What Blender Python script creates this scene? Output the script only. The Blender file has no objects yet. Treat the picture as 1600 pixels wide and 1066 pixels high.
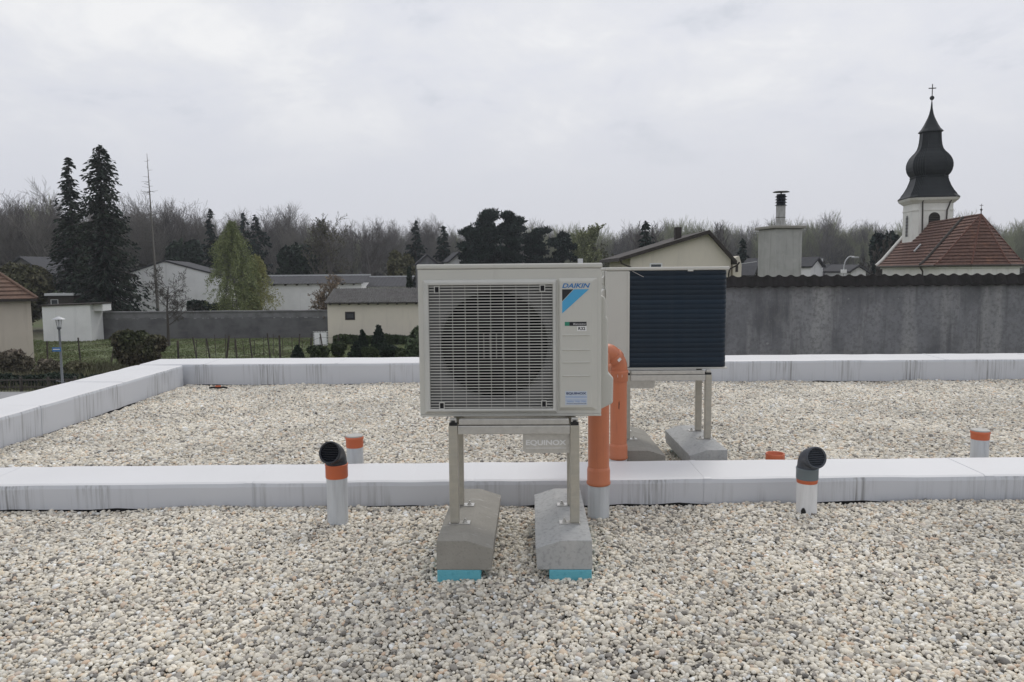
import bpy, math, random
import numpy as np
from mathutils import Matrix, Vector

R = math.radians
PI = math.pi
rnd = random.Random(7)
S = bpy.context.scene
COL = S.collection

# ------------------------------------------------------------------ camera
EYE = 1.4                      # eye above the gravel of the roof
FPX = 1200.0                   # focal length in pixels of a 1600 px wide frame
PITCH, ROLL = R(5.14), R(-0.5)
CM = Matrix.Rotation(PI / 2 - PITCH, 3, 'X') @ Matrix.Rotation(ROLL, 3, 'Z')
cam_d = bpy.data.cameras.new('camera')
cam_d.sensor_width = 36.0
cam_d.lens = 36.0 * FPX / 1600.0
cam_d.clip_start = 0.05
cam_d.clip_end = 6000.0
cam = bpy.data.objects.new('camera', cam_d)
cam.matrix_world = Matrix.Translation((0, 0, EYE)) @ CM.to_4x4()
COL.objects.link(cam)
S.camera = cam

# ------------------------------------------------------------------ world: bright overcast
SUN_EL, SUN_AZ = R(50), R(24)          # azimuth clockwise from +Y (ahead of the camera, to the right)
world = bpy.data.worlds.new('World')
S.world = world
world.use_nodes = True
wt = world.node_tree
wt.nodes.clear()
def wn(t, **k):
    n = wt.nodes.new(t)
    for a, b in k.items():
        setattr(n, a, b)
    return n
def wmath(op, a, b=None, clamp=False):
    n = wn('ShaderNodeMath', operation=op, use_clamp=clamp)
    for i, v in enumerate((a, b)):
        if v is None: continue
        if isinstance(v, (int, float)): n.inputs[i].default_value = v
        else: wt.links.new(v, n.inputs[i])
    return n.outputs[0]
sky = wn('ShaderNodeTexSky', sky_type='NISHITA')
sky.sun_disc = False
sky.sun_elevation = SUN_EL
sky.sun_rotation = SUN_AZ
sky.air_density = 1.2
sky.dust_density = 3.0
tc = wn('ShaderNodeTexCoord')
sep = wn('ShaderNodeSeparateXYZ')
wt.links.new(tc.outputs['Generated'], sep.inputs[0])
zc = wmath('MAXIMUM', sep.outputs['Z'], 0.0)
den = wmath('ADD', zc, 0.30)
ux = wmath('DIVIDE', sep.outputs['X'], den)
uy = wmath('DIVIDE', sep.outputs['Y'], den)
comb = wn('ShaderNodeCombineXYZ')
wt.links.new(ux, comb.inputs[0]); wt.links.new(uy, comb.inputs[1]); comb.inputs[2].default_value = 3.7
n1 = wn('ShaderNodeTexNoise'); n1.inputs['Scale'].default_value = 2.9; n1.inputs['Detail'].default_value = 9; n1.inputs['Roughness'].default_value = 0.60
n1.inputs['Distortion'].default_value = 0.25
n2 = wn('ShaderNodeTexNoise'); n2.inputs['Scale'].default_value = 0.8; n2.inputs['Detail'].default_value = 3
wt.links.new(comb.outputs[0], n1.inputs['Vector']); wt.links.new(comb.outputs[0], n2.inputs['Vector'])
mixv = wmath('ADD', wmath('MULTIPLY', n1.outputs[0], 0.72), wmath('MULTIPLY', n2.outputs[0], 0.28))
ramp = wn('ShaderNodeValToRGB')
cr = ramp.color_ramp
cr.elements[0].position = 0.36; cr.elements[0].color = (0.59, 0.62, 0.68, 1)
cr.elements[1].position = 0.64; cr.elements[1].color = (0.87, 0.872, 0.88, 1)
e = cr.elements.new(0.45); e.color = (0.72, 0.735, 0.79, 1)
e = cr.elements.new(0.54); e.color = (0.765, 0.775, 0.81, 1)
wt.links.new(mixv, ramp.inputs[0])
# towards the horizon the cloud detail melts into even grey
hz = wn('ShaderNodeMapRange', interpolation_type='SMOOTHSTEP')
hz.inputs['From Min'].default_value = 0.08; hz.inputs['From Max'].default_value = 0.27
wt.links.new(sep.outputs['Z'], hz.inputs['Value'])
mh = wn('ShaderNodeMix', data_type='RGBA')
mh.inputs['A'].default_value = (0.66, 0.675, 0.735, 1)
wt.links.new(hz.outputs[0], mh.inputs['Factor']); wt.links.new(ramp.outputs[0], mh.inputs['B'])
# overcast skies brighten towards the zenith
zg = wn('ShaderNodeMapRange')
zg.inputs['From Min'].default_value = 0.0; zg.inputs['From Max'].default_value = 1.0
zg.inputs['To Min'].default_value = 1.0; zg.inputs['To Max'].default_value = 1.05
wt.links.new(zc, zg.inputs['Value'])
sc1 = wn('ShaderNodeVectorMath', operation='SCALE')
wt.links.new(mh.outputs['Result'], sc1.inputs[0]); wt.links.new(wmath('MULTIPLY', zg.outputs[0], 10.0), sc1.inputs['Scale'])
mx = wn('ShaderNodeMix', data_type='RGBA'); mx.inputs['Factor'].default_value = 0.95
wt.links.new(sky.outputs[0], mx.inputs['A']); wt.links.new(sc1.outputs[0], mx.inputs['B'])
bg = wn('ShaderNodeBackground'); bg.inputs['Strength'].default_value = 0.1
wo = wn('ShaderNodeOutputWorld')
wt.links.new(mx.outputs['Result'], bg.inputs['Color']); wt.links.new(bg.outputs[0], wo.inputs['Surface'])

sun_d = bpy.data.lights.new('sun', 'SUN')
sun_d.energy = 1.05
sun_d.angle = R(14)
sun_d.color = (1.0, 0.965, 0.91)
sun = bpy.data.objects.new('sun', sun_d)
sdir = Vector((math.sin(SUN_AZ) * math.cos(SUN_EL), math.cos(SUN_AZ) * math.cos(SUN_EL), math.sin(SUN_EL)))
sun.rotation_euler = sdir.to_track_quat('Z', 'Y').to_euler()
sun.location = (0, 0, 40)
COL.objects.link(sun)

S.view_settings.view_transform = 'Standard'
S.view_settings.look = 'None'
S.view_settings.exposure = 0.06
S.view_settings.gamma = 1.0
S.view_settings.use_curve_mapping = False
S.render.engine = 'CYCLES'
S.cycles.use_denoising = True
S.cycles.max_bounces = 6
S.cycles.transparent_max_bounces = 8
S.cycles.caustics_reflective = False
S.cycles.caustics_refractive = False

# ------------------------------------------------------------------ helpers
def ray(px, py):
    return CM @ Vector(((px - 800) / FPX, -(py - 533) / FPX, -1))
def at(px, py, Y):
    v = ray(px, py)
    return Vector((0, 0, EYE)) + v * (Y / v.y)
def on(px, py, z):
    v = ray(px, py)
    return Vector((0, 0, EYE)) + v * ((z - EYE) / v.z)

def prop(o, label=None, cat=None, group=None, kind=None):
    if label: o['label'] = label
    if cat: o['category'] = cat
    if group: o['group'] = group
    if kind: o['kind'] = kind
    return o
def empty(name, loc=(0, 0, 0), rz=0.0, **k):
    o = bpy.data.objects.new(name, None)
    o.empty_display_size = 0.1
    o.location = loc
    o.rotation_euler = (0, 0, rz)
    COL.objects.link(o)
    return prop(o, **k)

class MB:
    """collects shapes into one mesh"""
    def __init__(s): s.v = []; s.f = []; s.sm = []
    def add(s, vs, fs, smooth=False):
        b = len(s.v); s.v += [tuple(v) for v in vs]
        for f in fs: s.f.append(tuple(i + b for i in f)); s.sm.append(smooth)
        return s
    def box(s, x0, x1, y0, y1, z0, z1):
        vs = [(x0,y0,z0),(x1,y0,z0),(x1,y1,z0),(x0,y1,z0),(x0,y0,z1),(x1,y0,z1),(x1,y1,z1),(x0,y1,z1)]
        return s.add(vs, [(3,2,1,0),(4,5,6,7),(0,1,5,4),(1,2,6,5),(2,3,7,6),(3,0,4,7)])
    def prism(s, pts, y0, y1, axis='y'):
        """polygon in x,z (counter-clockwise seen from -y) extruded along y; axis 'z': polygon in x,y extruded along z; 'x': polygon y,z"""
        n = len(pts)
        if axis == 'y': a = [(p[0], y0, p[1]) for p in pts]; b = [(p[0], y1, p[1]) for p in pts]
        elif axis == 'z': a = [(p[0], p[1], y0) for p in pts]; b = [(p[0], p[1], y1) for p in pts]
        else: a = [(y0, p[0], p[1]) for p in pts]; b = [(y1, p[0], p[1]) for p in pts]
        fs = [tuple(range(n)), tuple(range(2 * n - 1, n - 1, -1))]
        for i in range(n):
            j = (i + 1) % n
            fs.append((i, i + n, j + n, j))
        return s.add(a + b, fs)
    def tube(s, pts, rad, n=16, caps=True, smooth=True):
        pts = [Vector(p) for p in pts]
        rr = rad if isinstance(rad, (list, tuple)) else [rad] * len(pts)
        vs = []; fs = []
        d = (pts[1] - pts[0]).normalized()
        up = Vector((0, 0, 1)) if abs(d.z) < 0.9 else Vector((1, 0, 0))
        u = d.cross(up).normalized()
        for i, p in enumerate(pts):
            if i == 0: t = pts[1] - pts[0]
            elif i == len(pts) - 1: t = pts[-1] - pts[-2]
            else: t = (pts[i + 1] - pts[i]).normalized() + (pts[i] - pts[i - 1]).normalized()
            t.normalize()
            u = (u - t * u.dot(t)).normalized()
            w = t.cross(u)
            for k in range(n):
                a = 2 * PI * k / n
                vs.append(p + (u * math.cos(a) + w * math.sin(a)) * rr[i])
        for i in range(len(pts) - 1):
            for k in range(n):
                k2 = (k + 1) % n
                fs.append((i * n + k, i * n + k2, (i + 1) * n + k2, (i + 1) * n + k))
        s.add(vs, fs, smooth)
        if caps:
            s.add(vs[:n], [tuple(range(n - 1, -1, -1))]); s.add(vs[-n:], [tuple(range(n))])
        return s
    def lathe(s, prof, n=32, c=(0, 0, 0), smooth=True, caps=True):
        vs = []; fs = []
        for r, z in prof:
            for k in range(n):
                a = 2 * PI * k / n
                vs.append((c[0] + r * math.cos(a), c[1] + r * math.sin(a), c[2] + z))
        for i in range(len(prof) - 1):
            for k in range(n):
                k2 = (k + 1) % n
                fs.append((i * n + k, i * n + k2, (i + 1) * n + k2, (i + 1) * n + k))
        s.add(vs, fs, smooth)
        if caps:
            s.add(vs[:n], [tuple(range(n - 1, -1, -1))]); s.add(vs[-n:], [tuple(range(n))])
        return s
    def loops(s, rects, cap_last=False, cap_first=False):
        """quad loops joined in order: every rect is (x0,x1,z0,z1,y)"""
        vs = []; fs = []
        for (x0, x1, z0, z1, y) in rects: vs += [(x0,y,z0),(x1,y,z0),(x1,y,z1),(x0,y,z1)]
        for i in range(len(rects) - 1):
            for k in range(4):
                k2 = (k + 1) % 4
                fs.append((i*4+k, i*4+k2, i*4+4+k2, i*4+4+k))
        if cap_last: b = (len(rects)-1)*4; fs.append((b, b+1, b+2, b+3))
        if cap_first: fs.append((3, 2, 1, 0))
        return s.add(vs, fs)
    def build(s, name, m, parent=None, loc=None, rz=None, bevel=0, seg=2):
        me = bpy.data.meshes.new(name)
        me.from_pydata(s.v, [], s.f)
        me.polygons.foreach_set('use_smooth', s.sm)
        me.materials.append(m)
        me.update()
        o = bpy.data.objects.new(name, me)
        COL.objects.link(o)
        if parent: o.parent = parent
        if loc is not None: o.location = loc
        if rz is not None: o.rotation_euler = (0, 0, rz)
        if bevel:
            b = o.modifiers.new('bevel', 'BEVEL'); b.width = bevel; b.segments = seg; b.limit_method = 'ANGLE'; b.angle_limit = R(35)
        return o

def np_mesh(name, V, F, m, parent=None, loc=None, smooth=False):
    """fast mesh from arrays; F is (n,3) or (n,4)"""
    me = bpy.data.meshes.new(name)
    k = F.shape[1]
    me.vertices.add(len(V)); me.vertices.foreach_set('co', np.asarray(V, np.float32).ravel())
    me.loops.add(F.size); me.loops.foreach_set('vertex_index', F.astype(np.int32).ravel())
    me.polygons.add(len(F)); me.polygons.foreach_set('loop_start', np.arange(0, F.size, k, dtype=np.int32))
    if smooth: me.polygons.foreach_set('use_smooth', np.ones(len(F), bool))
    me.materials.append(m)
    me.update(calc_edges=True)
    o = bpy.data.objects.new(name, me)
    COL.objects.link(o)
    if parent: o.parent = parent
    if loc is not None: o.location = loc
    return o

def share(src, name, parent, loc, rot=None):
    o = bpy.data.objects.new(name, src.data)
    COL.objects.link(o); o.parent = parent; o.location = loc
    if rot: o.rotation_euler = rot
    for md in src.modifiers:
        b = o.modifiers.new(md.name, md.type)
        if md.type == 'BEVEL': b.width = md.width; b.segments = md.segments; b.limit_method = md.limit_method; b.angle_limit = md.angle_limit
    return o
def copy_tree(o, parent=None):
    c = o.copy(); COL.objects.link(c)
    c.parent = parent
    for ch in list(o.children): copy_tree(ch, c)
    return c

# ------------------------------------------------------------------ materials
def mat(name, col, rough=0.6, metal=0.0, spots=None, bump=None, spec=0.5, island=0.0, obj_rand=0.0, coat=0.0):
    """spots: list of (scale xyz, detail, lo, hi, colour, amount) noise layers mixed over the base colour"""
    m = bpy.data.materials.new(name); m.use_nodes = True
    t = m.node_tree; b = t.nodes['Principled BSDF']
    b.inputs['Roughness'].default_value = rough; b.inputs['Metallic'].default_value = metal
    b.inputs['Specular IOR Level'].default_value = spec
    b.inputs['Coat Weight'].default_value = coat
    b.inputs['Base Color'].default_value = (*col, 1)
    cur = None
    tcn = t.nodes.new('ShaderNodeTexCoord')
    def link_col(sock):
        t.links.new(sock, b.inputs['Base Color'])
    def rgb(c):
        n = t.nodes.new('ShaderNodeRGB'); n.outputs[0].default_value = (*c, 1); return n.outputs[0]
    cur = rgb(col)
    for i, (scl, det, lo, hi, c, amt) in enumerate(spots or []):
        mp = t.nodes.new('ShaderNodeMapping'); mp.inputs['Scale'].default_value = scl if isinstance(scl, (tuple, list)) else (scl,) * 3
        mp.inputs['Location'].default_value = (3.1 * i + 1.3, 1.7 * i, 2.3 * i)
        t.links.new(tcn.outputs['Object'], mp.inputs['Vector'])
        nz = t.nodes.new('ShaderNodeTexNoise'); nz.inputs['Scale'].default_value = 1.0; nz.inputs['Detail'].default_value = det; nz.inputs['Roughness'].default_value = 0.6
        t.links.new(mp.outputs[0], nz.inputs['Vector'])
        mr = t.nodes.new('ShaderNodeMapRange'); mr.inputs['From Min'].default_value = lo; mr.inputs['From Max'].default_value = hi
        mr.inputs['To Max'].default_value = amt
        t.links.new(nz.outputs[0], mr.inputs['Value'])
        mxn = t.nodes.new('ShaderNodeMix'); mxn.data_type = 'RGBA'
        t.links.new(mr.outputs[0], mxn.inputs['Factor']); t.links.new(cur, mxn.inputs['A']); mxn.inputs['B'].default_value = (*c, 1)
        cur = mxn.outputs['Result']
    for amt, node, out in ((island, 'ShaderNodeNewGeometry', 'Random Per Island'), (obj_rand, 'ShaderNodeObjectInfo', 'Random')):
        if amt:
            g = t.nodes.new(node)
            mr = t.nodes.new('ShaderNodeMapRange'); mr.inputs['To Min'].default_value = 1 - amt; mr.inputs['To Max'].default_value = 1 + amt
            t.links.new(g.outputs[out], mr.inputs['Value'])
            hs = t.nodes.new('ShaderNodeHueSaturation'); t.links.new(mr.outputs[0], hs.inputs['Value']); t.links.new(cur, hs.inputs['Color'])
            cur = hs.outputs[0]
    link_col(cur)
    if bump:
        scl, det, st, dist = bump
        mp = t.nodes.new('ShaderNodeMapping'); mp.inputs['Scale'].default_value = scl if isinstance(scl, (tuple, list)) else (scl,) * 3
        t.links.new(tcn.outputs['Object'], mp.inputs['Vector'])
        nz = t.nodes.new('ShaderNodeTexNoise'); nz.inputs['Scale'].default_value = 1.0; nz.inputs['Detail'].default_value = det
        t.links.new(mp.outputs[0], nz.inputs['Vector'])
        bn = t.nodes.new('ShaderNodeBump'); bn.inputs['Strength'].default_value = st; bn.inputs['Distance'].default_value = dist
        t.links.new(nz.outputs[0], bn.inputs['Height']); t.links.new(bn.outputs[0], b.inputs['Normal'])
    return m

M = {}
M['casing'] = mat('casing_paint', (0.545, 0.54, 0.495), 0.42, spots=[(3.0, 3, 0.45, 0.8, (0.47, 0.47, 0.44), 0.5), ((40, 40, 6), 3, 0.6, 0.8, (0.44, 0.43, 0.40), 0.35)])
M['grille'] = mat('grille_plastic', (0.54, 0.54, 0.51), 0.5, spots=[(5.0, 3, 0.4, 0.8, (0.42, 0.42, 0.40), 0.6)])
M['dark_plastic'] = mat('dark_plastic', (0.018, 0.018, 0.020), 0.6, spec=0.2)
M['fan'] = mat('fan_plastic', (0.009, 0.008, 0.010), 0.7, spec=0.08)
M['inside'] = mat('dark_inside', (0.008, 0.008, 0.009), 0.9, spec=0.1)
M['shroud'] = mat('shroud', (0.13, 0.13, 0.128), 0.6)
M['coil'] = mat('coil_fins', (0.004, 0.015, 0.030), 0.5, spots=[(18, 3, 0.4, 0.8, (0.010, 0.021, 0.034), 0.8)], obj_rand=0.25, spec=0.35)
M['navy_gap'] = mat('coil_core', (0.006, 0.010, 0.016), 0.6)
M['logo_blue'] = mat('logo_blue', (0.03, 0.17, 0.42), 0.5)
M['logo_light'] = mat('logo_light_blue', (0.07, 0.36, 0.62), 0.5)
M['logo_black'] = mat('logo_black', (0.012, 0.014, 0.018), 0.5)
M['green'] = mat('label_green', (0.03, 0.22, 0.14), 0.5)
M['white_print'] = mat('white_print', (0.75, 0.75, 0.74), 0.5)
M['sticker'] = mat('sticker', (0.50, 0.55, 0.62), 0.4)
M['sticker_blue'] = mat('sticker_blue', (0.22, 0.33, 0.55), 0.4)
M['print_navy'] = mat('print_navy', (0.03, 0.055, 0.14), 0.4)
M['galv'] = mat('galvanised', (0.44, 0.415, 0.35), 0.46, metal=0.35, spots=[(22, 4, 0.4, 0.75, (0.33, 0.32, 0.29), 0.6), ((3, 3, 60), 2, 0.5, 0.8, (0.52, 0.50, 0.45), 0.4)])
M['galv_bright'] = mat('galvanised_bright', (0.60, 0.59, 0.56), 0.32, metal=0.7, spots=[(30, 3, 0.4, 0.75, (0.42, 0.41, 0.39), 0.5)])
M['bolt'] = mat('bolt_steel', (0.62, 0.61, 0.58), 0.3, metal=0.85)
M['rubber'] = mat('rubber', (0.018, 0.018, 0.018), 0.7)
M['concrete_warm'] = mat('concrete_warm', (0.28, 0.268, 0.238), 0.9, spots=[(7, 5, 0.42, 0.7, (0.34, 0.325, 0.29), 0.7), (90, 3, 0.56, 0.72, (0.18, 0.172, 0.155), 0.5), ((3, 30, 30), 4, 0.62, 0.68, (0.50, 0.48, 0.45), 0.5)], bump=(90, 5, 0.35, 0.004))
M['concrete_pale'] = mat('concrete_pale', (0.40, 0.405, 0.40), 0.9, spots=[(45, 5, 0.50, 0.66, (0.22, 0.222, 0.22), 0.6), (9, 4, 0.5, 0.7, (0.47, 0.465, 0.45), 0.6)], bump=(90, 5, 0.4, 0.004))
M['foam'] = mat('blue_foam', (0.13, 0.42, 0.50), 0.8, spots=[(14, 4, 0.45, 0.75, (0.11, 0.40, 0.50), 0.7), (60, 3, 0.55, 0.75, (0.03, 0.19, 0.26), 0.5)], bump=(120, 3, 0.3, 0.003))
M['orange'] = mat('orange_pipe', (0.55, 0.185, 0.09), 0.42, spots=[(6, 4, 0.45, 0.8, (0.45, 0.155, 0.085), 0.7), ((60, 60, 4), 3, 0.58, 0.75, (0.36, 0.13, 0.075), 0.5)])
M['orange_bright'] = mat('orange_collar', (0.56, 0.135, 0.055), 0.45, spots=[(14, 4, 0.45, 0.8, (0.46, 0.13, 0.07), 0.7)])
M['sleeve'] = mat('sleeve_membrane', (0.56, 0.585, 0.61), 0.5, spots=[((24, 24, 2), 4, 0.5, 0.75, (0.36, 0.37, 0.385), 0.6), (6, 4, 0.5, 0.8, (0.46, 0.47, 0.48), 0.5)])
M['sleeve_white'] = mat('sleeve_white', (0.72, 0.73, 0.74), 0.5, spots=[((24, 24, 2), 4, 0.52, 0.75, (0.50, 0.50, 0.50), 0.6)])
M['vent_black'] = mat('vent_black', (0.018, 0.021, 0.028), 0.42)
M['vent_grey'] = mat('vent_grey', (0.055, 0.063, 0.078), 0.45, spots=[(12, 4, 0.45, 0.8, (0.06, 0.068, 0.08), 0.7)])
M['collar_grey'] = mat('collar_grey', (0.15, 0.185, 0.205), 0.5)
M['bitumen'] = mat('bitumen', (0.012, 0.012, 0.013), 0.75)
M['pipe_dark'] = mat('inside_pipe', (0.05, 0.02, 0.012), 0.8)

def membrane_mat():
    """white roofing membrane: faint blotches on top, grey run-off streaks on the upright faces"""
    m = bpy.data.materials.new('white_membrane'); m.use_nodes = True
    t = m.node_tree; b = t.nodes['Principled BSDF']; L = t.links
    b.inputs['Roughness'].default_value = 0.48
    def nd(x, **k):
        n = t.nodes.new(x)
        for a, c in k.items(): setattr(n, a, c)
        return n
    tcn = nd('ShaderNodeTexCoord')
    def noise(scale, det, loc=(0, 0, 0), rough=0.5):
        mp = nd('ShaderNodeMapping'); mp.inputs['Scale'].default_value = scale; mp.inputs['Location'].default_value = loc
        L.new(tcn.outputs['Object'], mp.inputs['Vector'])
        n = nd('ShaderNodeTexNoise'); n.inputs['Scale'].default_value = 1; n.inputs['Detail'].default_value = det; n.inputs['Roughness'].default_value = rough
        L.new(mp.outputs[0], n.inputs['Vector']); return n.outputs[0]
    def rng(v, a, c, lo=0, hi=1):
        n = nd('ShaderNodeMapRange'); n.inputs['From Min'].default_value = a; n.inputs['From Max'].default_value = c
        n.inputs['To Min'].default_value = lo; n.inputs['To Max'].default_value = hi; L.new(v, n.inputs['Value']); return n.outputs[0]
    def mul(a, c):
        n = nd('ShaderNodeMath', operation='MULTIPLY')
        for i, v in enumerate((a, c)):
            if isinstance(v, (int, float)): n.inputs[i].default_value = v
            else: L.new(v, n.inputs[i])
        return n.outputs[0]
    streak = rng(noise((44, 44, 0.9), 5, rough=0.65), 0.46, 0.66)
    patch = rng(noise((2.1, 2.1, 0.8), 3, (4, 2, 0)), 0.48, 0.60)
    thin = rng(noise((14, 14, 0.25), 2, (9, 2, 0)), 0.62, 0.68)
    patch2 = rng(noise((0.9, 0.9, 0.5), 2, (14, 2, 0)), 0.45, 0.60)
    add = nd('ShaderNodeMath', operation='ADD', use_clamp=True)
    L.new(mul(streak, patch), add.inputs[0]); L.new(mul(mul(thin, patch2), 0.55), add.inputs[1])
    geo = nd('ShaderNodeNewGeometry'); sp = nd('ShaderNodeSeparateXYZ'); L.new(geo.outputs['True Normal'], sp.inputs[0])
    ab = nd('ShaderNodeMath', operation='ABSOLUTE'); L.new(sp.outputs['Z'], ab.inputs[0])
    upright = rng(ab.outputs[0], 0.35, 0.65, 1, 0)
    grime = mul(mul(add.outputs[0], upright), 0.85)
    blot = rng(noise((1.1, 1.1, 3), 5, (1, 1, 5)), 0.45, 0.75, 0, 0.35)
    m1 = nd('ShaderNodeMix', data_type='RGBA'); m1.inputs['A'].default_value = (0.68, 0.68, 0.69, 1); m1.inputs['B'].default_value = (0.575, 0.575, 0.575, 1)
    L.new(blot, m1.inputs['Factor'])
    # same sheet throughout: shade of the upright faces put into a greyer, bluer colour
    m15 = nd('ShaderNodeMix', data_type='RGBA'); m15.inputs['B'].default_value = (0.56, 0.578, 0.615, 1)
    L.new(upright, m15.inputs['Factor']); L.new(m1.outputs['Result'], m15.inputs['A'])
    m2 = nd('ShaderNodeMix', data_type='RGBA'); m2.inputs['B'].default_value = (0.16, 0.16, 0.155, 1)
    L.new(m15.outputs['Result'], m2.inputs['A']); L.new(grime, m2.inputs['Factor'])
    L.new(m2.outputs['Result'], b.inputs['Base Color'])
    bn = nd('ShaderNodeBump'); bn.inputs['Strength'].default_value = 0.25; bn.inputs['Distance'].default_value = 0.02
    L.new(noise((1.4, 1.4, 2.0), 3, (3, 3, 3)), bn.inputs['Height']); L.new(bn.outputs[0], b.inputs['Normal'])
    return m
M['membrane'] = membrane_mat()

def pebble_mat():
    m = bpy.data.materials.new('river_pebbles'); m.use_nodes = True
    t = m.node_tree; b = t.nodes['Principled BSDF']; L = t.links
    b.inputs['Roughness'].default_value = 0.72
    oi = t.nodes.new('ShaderNodeObjectInfo')
    rp = t.nodes.new('ShaderNodeValToRGB'); c = rp.color_ramp; c.interpolation = 'LINEAR'
    stops = [(0.0, (0.130, 0.124, 0.114)), (0.05, (0.260, 0.240, 0.215)), (0.14, (0.429, 0.403, 0.351)), (0.28, (0.546, 0.507, 0.436)), (0.42, (0.650, 0.605, 0.507)),
             (0.55, (0.741, 0.689, 0.585)), (0.68, (0.598, 0.572, 0.507)), (0.78, (0.819, 0.780, 0.689)), (0.86, (0.650, 0.559, 0.423)), (0.91, (0.585, 0.442, 0.325)), (0.945, (0.468, 0.474, 0.455)), (1.0, (0.860, 0.860, 0.832))]
    c.elements[0].position = 0; c.elements[0].color = (*stops[0][1], 1)
    c.elements[1].position = 1; c.elements[1].color = (*stops[-1][1], 1)
    for p, k in stops[1:-1]:
        e = c.elements.new(p); e.color = (*k, 1)
    L.new(oi.outputs['Random'], rp.inputs[0])
    tcn = t.nodes.new('ShaderNodeTexCoord')
    nz = t.nodes.new('ShaderNodeTexNoise'); nz.inputs['Scale'].default_value = 1.6; nz.inputs['Detail'].default_value = 5
    L.new(tcn.outputs['Object'], nz.inputs['Vector'])
    mr = t.nodes.new('ShaderNodeMapRange'); mr.inputs['From Min'].default_value = 0.3; mr.inputs['From Max'].default_value = 0.7
    mr.inputs['To Min'].default_value = 0.84; mr.inputs['To Max'].default_value = 1.12
    L.new(nz.outputs[0], mr.inputs['Value'])
    # broad patches of lighter and darker stones across the bed
    n2 = t.nodes.new('ShaderNodeTexNoise'); n2.inputs['Scale'].default_value = 0.9; n2.inputs['Detail'].default_value = 6; n2.inputs['Roughness'].default_value = 0.62
    L.new(oi.outputs['Location'], n2.inputs['Vector'])
    m2 = t.nodes.new('ShaderNodeMapRange'); m2.inputs['From Min'].default_value = 0.32; m2.inputs['From Max'].default_value = 0.66
    m2.inputs['To Min'].default_value = 0.84; m2.inputs['To Max'].default_value = 1.22
    L.new(n2.outputs[0], m2.inputs['Value'])
    mu = t.nodes.new('ShaderNodeMath'); mu.operation = 'MULTIPLY'; L.new(mr.outputs[0], mu.inputs[0]); L.new(m2.outputs[0], mu.inputs[1])
    hs = t.nodes.new('ShaderNodeHueSaturation'); L.new(rp.outputs[0], hs.inputs['Color']); L.new(mu.outputs[0], hs.inputs['Value'])
    L.new(hs.outputs[0], b.inputs['Base Color'])
    return m
M['pebble'] = pebble_mat()

# ------------------------------------------------------------------ the roof
GROUND = -3.9
ter = MB(); ter.add([(-2500, -1200, GROUND), (2500, -1200, GROUND), (2500, 3500, GROUND), (-2500, 3500, GROUND)], [(0, 1, 2, 3)])
M['ground'] = mat('meadow', (0.075, 0.095, 0.032), 0.95, spots=[(0.12, 4, 0.42, 0.62, (0.10, 0.085, 0.05), 0.8), (0.9, 5, 0.45, 0.7, (0.055, 0.085, 0.02), 0.8), (0.03, 3, 0.45, 0.65, (0.085, 0.075, 0.055), 0.7)], bump=(3, 5, 0.5, 0.1))
prop(ter.build('ground', M['ground']), kind='structure')

XL, XR = -4.14, 9.0            # inner faces of the roof's side edges
Y_MID0, Y_MID1 = 4.50, 4.93
Y_FAR0, Y_FAR1 = 9.62, 10.22
M['render_wall'] = mat('building_render', (0.62, 0.61, 0.58), 0.9)
prop(MB().box(XL - 0.55, XR, -6, Y_FAR1 - 0.05, GROUND + 0.004, -0.12).build('building_body', M['render_wall']), kind='structure',
     )
M['deck'] = mat('gravel_bed', (0.30, 0.29, 0.265), 0.95, spots=[(120, 3, 0.4, 0.6, (0.12, 0.115, 0.105), 0.9), (60, 4, 0.5, 0.7, (0.42, 0.40, 0.36), 0.8)], bump=(110, 3, 1.0, 0.012))
prop(MB().box(XL - 0.5, XR, -6, Y_FAR1 - 0.1, -0.11, -0.016).build('roof_deck', M['deck']), kind='structure')

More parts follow.
